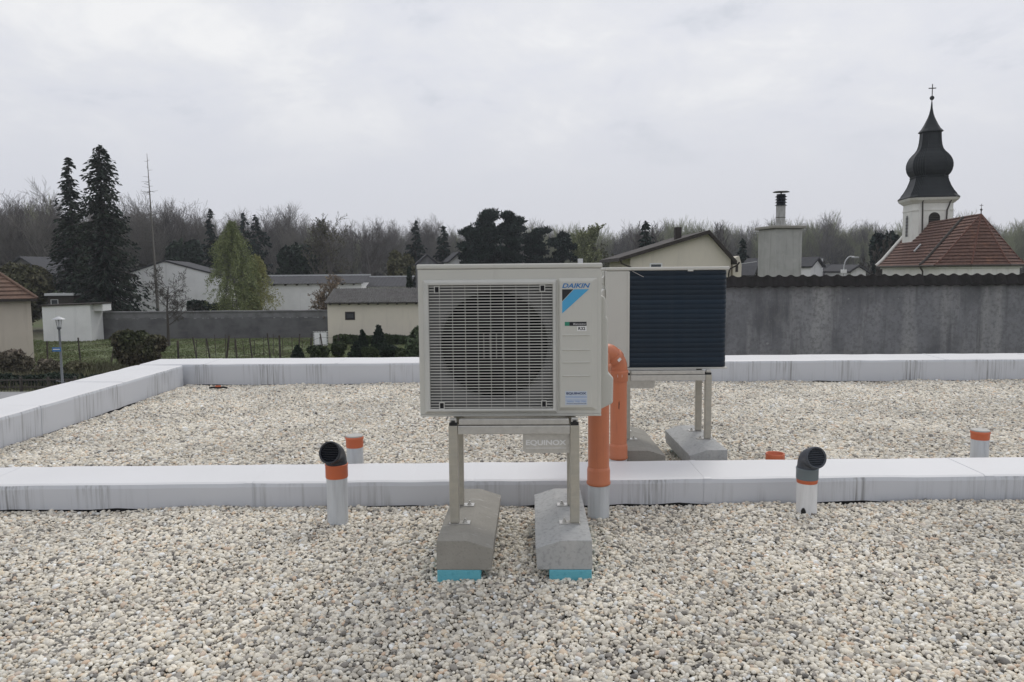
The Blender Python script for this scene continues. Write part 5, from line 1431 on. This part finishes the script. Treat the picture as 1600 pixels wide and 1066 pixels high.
    ring([(px(31*k), 0.42, tz(278.9)), (px(31.5*k), 0.42, tz(277.5)), (px(30*k), 0.42, tz(276.2))], 'helm_ring', M['copper'])
    bulb = [(30, 276.1), (33.5, 272.5), (36, 268), (37.4, 262), (37.3, 257), (35.8, 252), (33, 247), (29, 242.5), (24.5, 238.5), (21, 234), (18.8, 228), (17.6, 221), (17, 214), (16.8, 208.5)]
    ring([(px(r_ * k), 0.45, tz(z)) for r_, z in bulb], 'onion_bulb', M['copper'])
    ring([(px(17.5*k), 0.45, tz(208.4)), (px(20.5*k), 0.42, tz(207.2)), (px(20*k), 0.42, tz(206)), (px(15.5*k), 0.45, tz(201.5)), (px(12*k), 0.45, tz(196)), (px(8.8*k), 0.45, tz(190)), (px(5.8*k), 0.45, tz(184)), (px(3.6*k), 0.45, tz(178)), (px(1.9*k), 0.45, tz(170)), (px(1.0*k), 0.45, tz(160))], 'helm_cap', M['copper'])
    # standing seams on the facets
    sm = MB()
    for prof in ([(43, 306), (38.5, 300), (34, 292), (31, 284), (29.7, 279)], bulb):
        for f in range(8):
            for u in (0.0, 0.2, 0.4, 0.6, 0.8):
                if f % 2 and u not in (0.0,): continue
                line = []
                for r_, z in prof:
                    cc = 0.45 if prof is bulb else 0.26 + 0.14 * (306 - z) / 27
                    o8 = oct_(px(r_ * k), cc); a_, b_ = o8[f], o8[(f + 1) % 8]
                    line.append((a_[0] + (b_[0] - a_[0]) * u, a_[1] + (b_[1] - a_[1]) * u, tz(z)))
                sm.tube(line, 0.045, 4, caps=False, smooth=False)
    sm.build('standing_seams', M['copper'], e)
    bl = MB(); bl.lathe([(0.02, 0)] + [(px(3.3) * math.sin(a), -px(3.3) * math.cos(a)) for a in (0.4, 0.8, 1.2, 1.57, 1.9, 2.3, 2.7)] + [(0.02, px(3.3))], 12, (tx, ty, tz(153.5))); bl.build('orb', M['copper'], e)
    MB().tube([(tx, ty, tz(162)), (tx, ty, tz(132))], 0.045, 6).build('cross_upright', M['iron'], e)
    # the bar faces the camera, as the picture shows it
    MB().box(tx - px(5.2), tx + px(5.2), ty - 0.04, ty + 0.04, tz(139), tz(137.6)).build('cross_bar', M['iron'], e)
    # sound openings with round heads, frames proud of the wall
    def arch(cx_, cz_, w_, h_, face, nm):
        n = 10
        out = [(cx_ - w_, cz_)] + [(cx_ + w_ * math.cos(a), cz_ + h_ + w_ * math.sin(a)) for a in [PI - PI * i / n for i in range(n + 1)]] + [(cx_ + w_, cz_)]
        def place(pt, d):
            if face == 'front': return (tx + pt[0], ty - hw - d, pt[1])
            return (tx - hw - d, ty - pt[0], pt[1])
        b = MB(); vs = [place(p_, 0.012) for p_ in out]; b.add(vs, [tuple(range(len(vs)))]); o = b.build(nm, M['inside'], e)
        q = MB(); big = [(cx_ + (p_[0] - cx_) * 1.22, cz_ + (p_[1] - cz_) * 1.12) for p_ in out]
        v1 = [place(p_, 0.05) for p_ in big]; v2 = [place(p_, 0.05) for p_ in out]; v3 = [place(p_, 0.002) for p_ in out]; v0 = [place(p_, 0.0) for p_ in big]
        m_ = len(out); fs = []
        for i in range(m_ - 1):
            fs += [(m_ + i, m_ + i + 1, 2*m_ + i + 1, 2*m_ + i), (i, i + 1, m_ + i + 1, m_ + i), (2*m_ + i, 2*m_ + i + 1, 3*m_ + i + 1, 3*m_ + i)]
        q.add(v0 + v1 + v2 + v3, fs); q.build('arch_frame', M['church_white'], o)
        sl = MB()
        for i in range(6):
            z = cz_ + 0.12 + (h_ + w_) * i / 6.5; ww = w_ * 0.96 if z < cz_ + h_ else math.sqrt(max(0.01, w_ * w_ - (z - cz_ - h_) ** 2)) * 0.96
            a_ = place((cx_ - ww, z), 0.016); b_ = place((cx_ + ww, z), 0.016); c_ = place((cx_ + ww, z + 0.1), 0.04); d_ = place((cx_ - ww, z + 0.1), 0.04)
            sl.add([a_, b_, c_, d_], [(0, 1, 2, 3)])
        sl.build('shutter_slats', M['iron'], o)
        return o
    arch(0.0, tz(352), 8.2 * mpp, (352 - 342.5) * mpp, 'front', 'sound_opening')
    o = arch(0.0, tz(370), 6.0 * mpp, (370 - 343) * mpp, 'side', 'blind_window')
    o.data.materials[0] = M['wall_band']
    # pilaster strips at the shaft's corners and lightning conductors
    for sx in (-1, 1):
        MB().box(tx + sx * hw * 0.76 - 0.30 * (sx > 0) , tx + sx * hw * 0.76 + 0.30 * (sx < 0), ty - hw - 0.05, ty - hw + 0.01, ez - 1, tz(331.2)).build('pilaster', M['church_white'], e)
        MB().tube([(tx + sx * hw * 0.70 + 0.2, ty - hw * 1.2, tz(311.2)), (tx + sx * hw * 0.68 + 0.1, ty - hw * 1.09, tz(318.5)), (tx + sx * hw * 0.60, ty - hw - 0.09, tz(331)), (tx + sx * hw * 0.56, ty - hw - 0.09, ez + 1.4)], 0.07, 6).build('downpipe', M['iron'], e)
    return e
church()

# ---------------------------------------------------------------- trees that stand out
def spruce_at(px, top, Y, rad_px, label, seed, m='spruce', name='spruce_tree', **k):
    c = ground_at(px, Y); H = height_to(px, top, Y)
    t, b_, lv = conifer(H, rad_px / 1200 * Y, seed, **k)
    return tree_obj(name, c, label, 'tree', t, b_, M['bark'], M[m], lv)
spruce_at(121, 246, 78, 40, 'slimmer left one of the two tall ragged spruces', 21, whorls=64, per=8, power=0.55, sprig=0.29, ragged=0.42, droop=0.34, base=0.06, gap=0.3)
spruce_at(170, 227, 75, 60, 'taller right one of the two tall ragged spruces', 22, whorls=76, per=9, power=0.52, sprig=0.30, ragged=0.42, droop=0.34, base=0.05, gap=0.3)
spruce_at(335, 325, 112, 26, 'dark narrow conifer behind the light green birch', 23, m='spruce_blue', whorls=30, per=8, power=0.85, sprig=0.42, ragged=0.6, gap=0.5, droop=0.22)
spruce_at(387, 333, 116, 34, 'left dark conifer of the pair right of the birch top', 24, m='spruce_blue', whorls=30, per=8, power=0.85, sprig=0.42, ragged=0.6, gap=0.5, droop=0.22)
spruce_at(405, 336, 120, 46, 'right broader dark conifer of the pair right of the birch top', 25, m='spruce_blue', whorls=30, per=8, power=0.85, sprig=0.42, ragged=0.6, gap=0.5, droop=0.22)
spruce_at(652, 345, 122, 32, 'dark spruce just above the left corner of the front unit', 26, m='spruce_blue', whorls=30, per=8, power=0.85, sprig=0.42, ragged=0.6, gap=0.5, droop=0.22)
spruce_at(695, 352, 120, 30, 'small dark spruce between the two far gables', 27, m='spruce_blue', whorls=30, per=8, power=0.85, sprig=0.42, ragged=0.6, gap=0.5, droop=0.22)
spruce_at(1008, 346, 92, 38, 'dark spruce rising behind the roof of the cream house', 28, m='spruce_blue', whorls=30, per=8, power=0.85, sprig=0.42, ragged=0.6, gap=0.5, droop=0.22)
spruce_at(1158, 374, 100, 26, 'dark conifer right of the cream house gable', 29, m='spruce_blue', whorls=30, per=8, power=0.85, sprig=0.42, ragged=0.6, gap=0.5, droop=0.22)
def pine_at(px, top, Y, wid_px, label, seed, low=0.25):
    c = ground_at(px, Y); H = height_to(px, top, Y); W = wid_px / 1200 * Y
    rr = random.Random(seed); tr, br = [], []
    n = 8
    for i in range(n): tr.append(((0, 0, H * i / n), (0.04 * H * rr.uniform(-.1, .1), 0, H * (i + 1) / n), 0.016 * H * (1 - i / n) + .03, 0.016 * H * (1 - (i + 1) / n) + .02))
    bl = []
    for i in range(64):
        t = low + (1 - low) * (i + rr.random()) / 64; z = H * t * 0.96; a = rr.uniform(0, 2 * PI); reach = W * (1.15 - 0.75 * max(0, t - 0.45) / 0.55) * rr.uniform(0.12, 1.15)
        q = (reach * math.cos(a), reach * math.sin(a), z + reach * rr.uniform(-0.05, 0.25))
        br.append(((0, 0, z - 0.4), q, 0.07, 0.02))
        s_ = H * rr.uniform(0.022, 0.060)
        bl.append((q, (s_ * 1.5, s_ * 1.5, s_ * 0.55)))
        if rr.random() < 0.6: bl.append(((q[0] * 0.55, q[1] * 0.55, q[2] - 0.1), (s_ * 1.3, s_ * 1.3, s_ * 0.5)))
    bl.append(((0, 0, H * 0.97), (H * .022, H * .022, H * .03)))
    P = blob_points(bl, 15000, seed, 0.15) + np.random.default_rng(seed).normal(0, 0.12, (15000, 3)); lv = leaf_quads(P, 0.085, seed, 3.2)
    return tree_obj('pine_tree', c, label, 'tree', tr, br, M['bark'], M['pine'], lv)
pine_at(762, 328, 110, 36, 'tall left pine of the dark clump above the front unit', 71)
pine_at(795, 330, 112, 30, 'tall right pine of the dark clump above the front unit', 72)
pine_at(737, 352, 108, 22, 'low pine at the left edge of the dark clump', 75, low=0.1)
pine_at(838, 357, 114, 34, 'rounded middle pine right of the tall dark clump', 73, low=0.1)
pine_at(878, 361, 112, 28, 'rounded pine at the right end of the dark clump', 74, low=0.1)

def bare_at(px, top, Y, label, seed, m='twig_grey', name='bare_tree', leaves=None, **k):
    c = ground_at(px, Y); H = height_to(px, top, Y)
    t, w = branching(H, seed, **k)
    # grow to the measured height
    zmax = max(max(a[1][2] for a in w), t[-1][1][2]); f_ = H / zmax
    t = [(tuple(np.array(a) * f_), tuple(np.array(b_) * f_), r1, r2) for a, b_, r1, r2 in t]
    w = [(tuple(np.array(a) * f_), tuple(np.array(b_) * f_), r1, r2) for a, b_, r1, r2 in w]
    lv = None; lm = None
    if leaves:
        lm, n, sz, dr = leaves; g = np.random.default_rng(seed)
        thin = [s_ for s_ in w if s_[2] < 0.06 * H / 10 + 0.02]
        idx = g.integers(0, len(thin), n); tt = g.uniform(0, 1, (n, 1))
        P = np.array([s_[0] for s_ in thin])[idx] * (1 - tt) + np.array([s_[1] for s_ in thin])[idx] * tt + g.normal(0, sz * 0.8, (n, 3))
        if dr: P[:, 2] -= np.abs(g.normal(0, dr, n))
        lv = leaf_quads(P, sz, seed, 1.5, droop=0.6 if dr else 0)
        lm = M[lm]
    return tree_obj(name, c, label, 'tree', t, w, M[m], lm, lv, n=4)
bare_at(262, 412, 57, 'small leafless garden tree in front of the grey wall', 181, r0=0.13, wig=0.07, first=0.34, spread=0.8, up=0.15, kids=(10, 7, 5, 4), levels=4, ratio=(0.5, 0.55, 0.5, 0.5), min_r=0.012, m='bark')
bare_at(512, 324, 104, 'big spreading leafless tree left of the front unit', 82, r0=0.35, first=0.2, spread=0.62, up=0.4, kids=(12, 7, 6, 4), levels=4, ratio=(0.55, 0.55, 0.5, 0.5), min_r=0.022, leaves=('shrub_olive', 3000, 0.07, 0))
bare_at(585, 345, 128, 'leafless tree between the big bare tree and the dark spruce', 83, r0=0.3, first=0.2, spread=0.6, up=0.4, kids=(11, 7, 6, 3), levels=4, ratio=(0.5, 0.55, 0.5, 0.5), min_r=0.024)
bare_at(515, 426, 66, 'small tree with pinkish buds by the cream shed roof', 84, r0=0.12, first=0.2, spread=0.75, up=0.3, kids=(11, 6, 5, 3), levels=4, ratio=(0.55, 0.55, 0.5, 0.5), min_r=0.012, leaves=('bud', 6500, 0.032, 0), m='bark')
bare_at(985, 344, 118, 'leafless grey tree left of the dark spruce by the cream house', 85, r0=0.26, first=0.25, spread=0.5, up=0.7, kids=(12, 7, 6, 3), levels=4, ratio=(0.45, 0.55, 0.5, 0.5), min_r=0.022)
bare_at(1036, 343, 116, 'leafless grey tree right of the dark spruce by the cream house', 86, r0=0.26, first=0.25, spread=0.45, up=0.8, kids=(12, 7, 6, 3), levels=4, ratio=(0.42, 0.55, 0.5, 0.5), min_r=0.022)
bare_at(1128, 343, 110, 'wide leafless tree behind the right slope of the cream house', 87, r0=0.3, first=0.25, spread=0.55, up=0.6, kids=(13, 7, 6, 3), levels=4, ratio=(0.48, 0.55, 0.5, 0.5), min_r=0.022)
bare_at(1362, 366, 88, 'knotty pollarded leafless tree left of the church', 88, r0=0.35, first=0.35, spread=0.6, up=0.7, kids=(12, 6, 4, 0), levels=3, ratio=(0.36, 0.45, 0.5, 0.5), min_r=0.045, m='bark')
bare_at(910, 347, 116, 'fresh yellow-green tree right of the dark pines', 89, r0=0.28, first=0.18, spread=0.5, up=0.7, kids=(13, 7, 5, 3), levels=4, ratio=(0.46, 0.55, 0.5, 0.5), min_r=0.02, m='twig_green', leaves=('fresh', 15000, 0.085, 0))
bare_at(948, 362, 122, 'faintly green tree beside the fresh yellow-green one', 90, r0=0.28, first=0.18, spread=0.55, up=0.6, kids=(13, 7, 5, 3), levels=4, ratio=(0.46, 0.55, 0.5, 0.5), min_r=0.022, m='twig_green', leaves=('shrub_olive', 6000, 0.085, 0))
# the dead larch: a bare pole with short side twigs
c = ground_at(248, 80); H = height_to(243, 240, 80)
tr = []; tw = []; rr = random.Random(12)
for i in range(12): tr.append(((-0.03 * i, 0, H * i / 12), (-0.03 * (i + 1), 0, H * (i + 1) / 12), 0.15 * (1 - i / 12) + 0.022, 0.15 * (1 - (i + 1) / 12) + 0.02))
for i in range(60):
    t_ = rr.uniform(0.35, 0.97); a = rr.uniform(0, 2 * PI); L = (1.0 - t_) * 2.6 + rr.uniform(0.15, 0.5); z = H * t_
    tw.append(((-0.36 * t_, 0, z), (-0.36 * t_ + L * math.cos(a), L * math.sin(a), z + L * rr.uniform(-0.2, 0.25)), 0.022, 0.012))
tree_obj('dead_larch', c, 'tall dead bare pole-like larch right of the two spruces', 'tree', tr, tw, M['twig_pale'])
# birch and willow in young leaf
def drooping(px, top, Y, wid, label, seed, lm, n, sz, name, strands, base=0.12):
    c = ground_at(px, Y); H = height_to(px, top, Y); W = wid / 1200 * Y; rr = random.Random(seed); g = np.random.default_rng(seed)
    tr = [((0, 0, H * i / 9), (0.02 * H * math.sin(i), 0.0, H * (i + 1) / 9), 0.014 * H * (1 - i / 9) + .02, 0.014 * H * (1 - (i + 1) / 9) + .015) for i in range(9)]
    tr = [((tr[i - 1][1] if i else a), b_, r1, r2) for i, (a, b_, r1, r2) in enumerate(tr)]
    br = []; P = []
    for i in range(strands):
        t_ = rr.uniform(base + 0.1, 1.0); z = H * t_; a = rr.uniform(0, 2 * PI)
        lump = 0.62 + 0.38 * math.sin(4.3 * t_ * 6 + 2 * a + seed) * math.sin(3 * a + 9 * t_)
        reach = W * np.interp(t_, [0, 0.2, 0.45, 0.7, 0.88, 1.0], [0.75, 0.95, 1.05, 0.85, 0.5, 0.12]) * rr.uniform(0.15, 1.12) * (0.6 + 0.5 * lump)
        top_ = (reach * math.cos(a), reach * math.sin(a), z + 0.15 * reach)
        if i % 3 == 0: br.append(((0, 0, z - 0.3 * reach), top_, 0.045, 0.015))
        L = H * rr.uniform(0.08, 0.26) * (1.15 - 0.5 * t_)
        m_ = int(n / strands)
        s_ = g.uniform(0, 1, m_)
        P.append(np.stack([top_[0] * (0.75 + 0.35 * s_) + g.normal(0, .10, m_), top_[1] * (0.75 + 0.35 * s_) + g.normal(0, .10, m_), np.maximum(0.3, top_[2] - L * s_ ** 1.3 + g.normal(0, .07, m_))], 1))
    lv = leaf_quads(np.concatenate(P), sz, seed, 1.8, droop=1.2)
    return tree_obj(name, c, label, 'tree', tr, br, M['twig_pale'], M[lm], lv)
drooping(368, 346, 72, 42, 'light green birch in young leaf left of the white outbuilding', 91, 'birch', 30000, 0.036, 'birch_tree', 420)
drooping(402, 398, 75, 34, 'yellowish weeping willow beside the light green birch', 92, 'willow', 13000, 0.038, 'willow_tree', 200)

# ---------------------------------------------------------------- shrubs, garden conifers
def shrub(px, top, Y, wid, label, m, seed, n=2600, leaf=0.09, name='shrub', lobes=7, cone=False, twigs=True, cat='shrub'):
    c = ground_at(px, Y); H = height_to(px, top, Y); W = wid / 1200 * Y; rr = random.Random(seed)
    e = empty(name, c, 0, label=label, cat=cat)
    bl = []
    if cone:
        for i in range(9):
            t_ = i / 8.6; r_ = W * (1 - t_) ** 0.75 + 0.06; bl.append(((rr.gauss(0, .05) * W, rr.gauss(0, .05) * W, H * (0.06 + 0.9 * t_)), (r_, r_, H * 0.09)))
    else:
        bl.append(((0, 0, H * 0.45), (W * 0.8, W * 0.7, H * 0.45)))
        for i in range(lobes):
            a = rr.uniform(0, 2 * PI); q = rr.uniform(0.3, 0.75)
            s_ = rr.uniform(0.3, 0.5); bl.append(((W * q * math.cos(a), W * q * math.sin(a), H * rr.uniform(0.3, 0.78)), (W * s_, W * s_, H * s_ * 0.55)))
    P = blob_points(bl, n, seed, 0.45); P[:, 2] = np.maximum(P[:, 2], 0.03)
    zm = P[:, 2].max(); P[:, 2] *= H / zm
    V, F = leaf_quads(P, leaf, seed); np_mesh('foliage', V, F, m, e)
    st = []
    for i in range(16 if twigs else 3):
        a = rr.uniform(0, 2 * PI); q = rr.uniform(0.1, 0.85 if twigs else 0.15)
        st.append(((0, 0, 0), (W * q * math.cos(a), W * q * math.sin(a), H * rr.uniform(0.5, 0.9)), 0.03, 0.008))
    V, F = seg_mesh(st, 4); np_mesh('stems', V, F, M['bark'], e)
    return e
shrub(212, 515, 43, 41, 'wide dark green and reddish bush behind the left parapet corner', leaf_mat('bush_mixed', (0.060, 0.070, 0.032), (0.075, 0.058, 0.038)), 101, n=9000, leaf=0.075, lobes=12)
shrub(30, 410, 74, 48, 'big olive shrub above the roof of the pinkish house', M['shrub_olive'], 102, n=9000, leaf=0.12, lobes=10)
shrub(100, 455, 73, 22, 'dull shrub between the pinkish house and the white shed', M['shrub_green'], 103, n=3000, leaf=0.10)
for i, (px, top, wd, Y, lab) in enumerate(((20, 548, 34, 41, 'brownish twiggy bush below the pinkish house wall'), (72, 562, 24, 40, 'low brownish bush beside the lamp post'), (-22, 545, 30, 41.5, 'brownish bush at the very left edge'), (120, 566, 22, 40.5, 'low weedy bush right of the lamp post'))):
    shrub(px, top, Y, wd, lab, M['shrub_brown'] if i != 3 else M['shrub_olive'], 110 + i, n=3600, leaf=0.07, lobes=8)
gc = [(463, 540, 10, 47, True, 'small dark cone-shaped thuja left of the white panel', 'shrub_dark'),
      (498, 540, 19, 46, False, 'broad low green bush below the white panel', 'shrub_green'),
      (527, 534, 12, 48, False, 'round green bush right of the white panel', 'shrub_green'),
      (556, 533, 16, 46, True, 'dark conical bush left of centre in front of the cream shed', 'shrub_dark'),
      (566, 516, 9, 51, True, 'slim pointed thuja below the shed window', 'shrub_dark'),
      (591, 508, 15, 50, True, 'tallest pointed thuja in front of the cream shed', 'shrub_dark'),
      (576, 542, 14, 45.5, False, 'light green round bush between the two thujas', 'shrub_green'),
      (607, 538, 20, 47, False, 'dark rounded bush right of the tallest thuja', 'shrub_dark'),
      (628, 545, 15, 46, False, 'low green bush next to the variegated shrub', 'shrub_green'),
      (650, 510, 15, 44, False, 'variegated pale-leaved shrub half hidden by the front unit', 'variegated')]
for i, (px, top, wd, Y, cone, lab, mm) in enumerate(gc):
    shrub(px, top, Y, wd, lab, M[mm], 130 + i, n=3000, leaf=0.055 if mm != 'variegated' else 0.08, cone=cone, name='thuja' if cone else 'shrub', twigs=not cone)
hedge('hedge', 520, 660, 56.6, 524, 0.8, M['shrub_green'], 'low ragged hedge along the foot of the cream shed', 33, 4200, 0.09)
c = ground_at(640, 74); H = height_to(640, 417, 74)
shrub(641, 418, 74, 8, 'dark columnar cypress at the left corner of the front unit', M['shrub_dark'], 150, n=2600, leaf=0.12, cone=True, name='cypress', twigs=False)
shrub(1386, 362, 92, 30, 'dense dark evergreen left of the church tower', M['spruce_blue'], 151, n=9000, leaf=0.20, name='evergreen_tree', lobes=14, cat='tree')
shrub(625, 392, 100, 24, 'olive brown bushy tree left of the front unit', M['shrub_olive'], 152, n=5000, leaf=0.16, name='bushy_tree', cat='tree')
shrub(470, 380, 118, 40, 'dark evergreen thicket left of the big bare tree', M['shrub_dark'], 153, n=8000, leaf=0.22, name='evergreen_tree', lobes=12, cat='tree')
shrub(290, 375, 120, 34, 'dull evergreen behind the white gabled building', M['shrub_dark'], 154, n=6000, leaf=0.22, name='evergreen_tree', lobes=12, cat='tree')

# ---------------------------------------------------------------- small garden things
# white panel in a dashed frame on the lawn
q = at(501, 539, 50.5); z1 = at(501, 518, 50.5).z
e = empty('garden_board', (q.x, 50.5, GROUND), R(4), label='square white board with dotted edge standing in the garden', cat='board')
hz0, hz1 = q.z - GROUND - 0.05, z1 - GROUND; hwp = (hz1 - hz0) / 2
for x in (-hwp + 0.1, hwp - 0.1): MB().box(x - 0.03, x + 0.03, 0.03, 0.09, 0, hz1 - 0.1).build('post', M['rust_post'], e)
MB().box(-hwp + 0.07, hwp - 0.07, 0.0, 0.028, hz0 + 0.07, hz1 - 0.07).build('board', M['plaster_white'], e)
MB().box(-hwp, hwp, 0.0285, 0.0295, hz0, hz1).build('dark_backing', M['iron'], e)
nb = 9; bead = None
for i in range(nb):
    for (x, z) in ((-hwp + 2 * hwp * i / nb, hz0), (-hwp + 2 * hwp * i / nb, hz1 - 0.05), (-hwp, hz0 + 2 * hwp * i / nb + 0.06), (hwp - 0.05, hz0 + 2 * hwp * i / nb + 0.06)):
        if bead is None: bead = MB().box(0, 0.055, -0.02, 0.03, 0, 0.05).build('edge_bead', M['white_print'], e, loc=(x, 0, z))
        else: share(bead, 'edge_bead', e, (x, 0, z))
# wire fence on crooked rusty posts
e = empty('wire_fence', ground_at(400, 47), 0, label='wire fence on crooked rusty posts along the garden', cat='fence')
o_ = ground_at(400, 47)
rr = random.Random(9); tops = []
for px in (70, 122, 170, 276, 305, 326, 351, 368, 392, 420, 436, 464, 484, 505, 530):
    Y = 47 + (px - 300) * 0.006
    c = ground_at(px, Y); H = rr.uniform(1.25, 1.65); lx = rr.gauss(0, 0.10) * H + (0.22 if px in (305, 326) else 0)
    MB().tube([(c.x - o_.x, c.y - o_.y, 0), (c.x - o_.x - lx, c.y - o_.y, H)], 0.065 if px in (351, 276, 436) else 0.045, 6).build('post', M['rust_post'], e)
    tops.append((c.x - o_.x, c.y - o_.y, H, lx))
for f_ in (0.25, 0.55, 0.85):
    MB().tube([(a - l * f_, b_, h * f_) for a, b_, h, l in tops], 0.008, 4).build('wire', M['iron'], e)
for k in range(14):
    px = 305 + k * 15; c = ground_at(px, 49.5); H = rr.uniform(1.0, 1.5)
    MB().tube([(c.x - o_.x, c.y - o_.y, 0), (c.x - o_.x + rr.gauss(0, .05), c.y - o_.y, H)], 0.022, 5).build('stake', M['rust_post'], e)
# iron railing along the pavement, bottom left
a = ground_at(-60, 34.8); b_ = ground_at(112, 34.8)
e = empty('iron_railing', (a.x, 34.8, GROUND), 0, label='dark iron railing along the pavement at the left edge', cat='fence')
w = b_.x - a.x; Hh = height_to(40, 592, 34.8)
for z in (Hh - 0.06, 0.25): MB().box(0, w, -0.02, 0.02, z - 0.025, z + 0.025).build('rail', M['iron'], e)
bar = None
for i in range(int(w / 0.14)):
    if bar is None: bar = MB().tube([(0, 0, 0.02), (0, 0, Hh)], 0.014, 5).build('picket', M['iron'], e, loc=(0.05, 0, 0))
    else: share(bar, 'picket', e, (0.05 + i * 0.14, 0, 0))
for i in range(5): MB().box(i * w / 4 - 0.04, i * w / 4 + 0.04, -0.045, 0.045, 0, Hh + 0.08).build('post', M['iron'], e)
hedge('hedge', -60, 150, 36.2, 588, 1.2, M['shrub_dark'], 'dark low hedge behind the iron railing', 35, 6000, 0.06)
# street lamp with blue name plate
YL = 31.5
c = ground_at(93, YL); H = height_to(88, 496, YL)
e = empty('lantern_post', (at(96, 590, YL).x + 0.03, YL, GROUND), 0, label='grey lantern street lamp with small blue sign on the left', cat='street lamp')
MB().lathe([(0.09, 0), (0.085, 0.6), (0.05, 0.62), (0.042, H - 0.50)], 12).build('pole', M['grey_metal'], e)
MB().lathe([(0.05, H - 0.499), (0.085, H - 0.46), (0.08, H - 0.40)], 12).build('lantern_base', M['grey_metal'], e)
gl = bpy.data.materials.new('lantern_glass'); gl.use_nodes = True
bp = gl.node_tree.nodes['Principled BSDF']; bp.inputs['Base Color'].default_value = (0.8, 0.82, 0.84, 1); bp.inputs['Roughness'].default_value = 0.1; bp.inputs['Alpha'].default_value = 0.35
MB().lathe([(0.075, H - 0.399), (0.135, H - 0.085)], 6, smooth=False, caps=False).build('glass', gl, e)
MB().lathe([(0.03, H - 0.398), (0.05, H - 0.25), (0.03, H - 0.10)], 10).build('bulb', M['white_print'], e)
for k in range(6):
    a = 2 * PI * k / 6
    MB().tube([(0.078 * math.cos(a), 0.078 * math.sin(a), H - 0.399), (0.139 * math.cos(a), 0.139 * math.sin(a), H - 0.08)], 0.009, 5).build('glazing_bar', M['grey_metal'], e)
MB().lathe([(0.25, H - 0.085), (0.24, H - 0.065), (0.10, H - 0.005), (0.03, H + 0.03)], 20).build('hood', M['light_metal'], e)
zs = height_to(87, 546, YL)
sg = MB().box(-0.30, 0.06, -0.075, -0.06, zs - 0.085, zs + 0.085).build('name_plate', M['sign_blue'], e, bevel=0.004)
MB().box(-0.26, 0.02, -0.0775, -0.0755, zs - 0.012, zs + 0.022).build('plate_lettering_line', M['white_print'], sg)
MB().tube([(-0.25, 0, 0.98), (0.35, 0, 0.86)], 0.02, 6).build('cross_stay', M['grey_metal'], e)
MB().tube([(0.012, -0.06, zs), (0.0, 0.0, zs)], 0.02, 6).build('sign_bracket', M['grey_metal'], e)

# ---------------------------------------------------------------- thin spring haze over the whole place
hzb = MB().box(-420, 480, -25, 330, GROUND - 1.0, 27.0)
hm = bpy.data.materials.new('haze'); hm.use_nodes = True
ht_ = hm.node_tree; ht_.nodes.clear()
hv = ht_.nodes.new('ShaderNodeVolumePrincipled'); ho_ = ht_.nodes.new('ShaderNodeOutputMaterial')
hv.inputs['Color'].default_value = (0.86, 0.90, 0.97, 1); hv.inputs['Density'].default_value = 0.0004; hv.inputs['Anisotropy'].default_value = 0.2
ht_.links.new(hv.outputs[0], ho_.inputs['Volume'])
prop(hzb.build('haze', hm), 'thin pale haze in the air over roof and village', 'haze', kind='stuff')
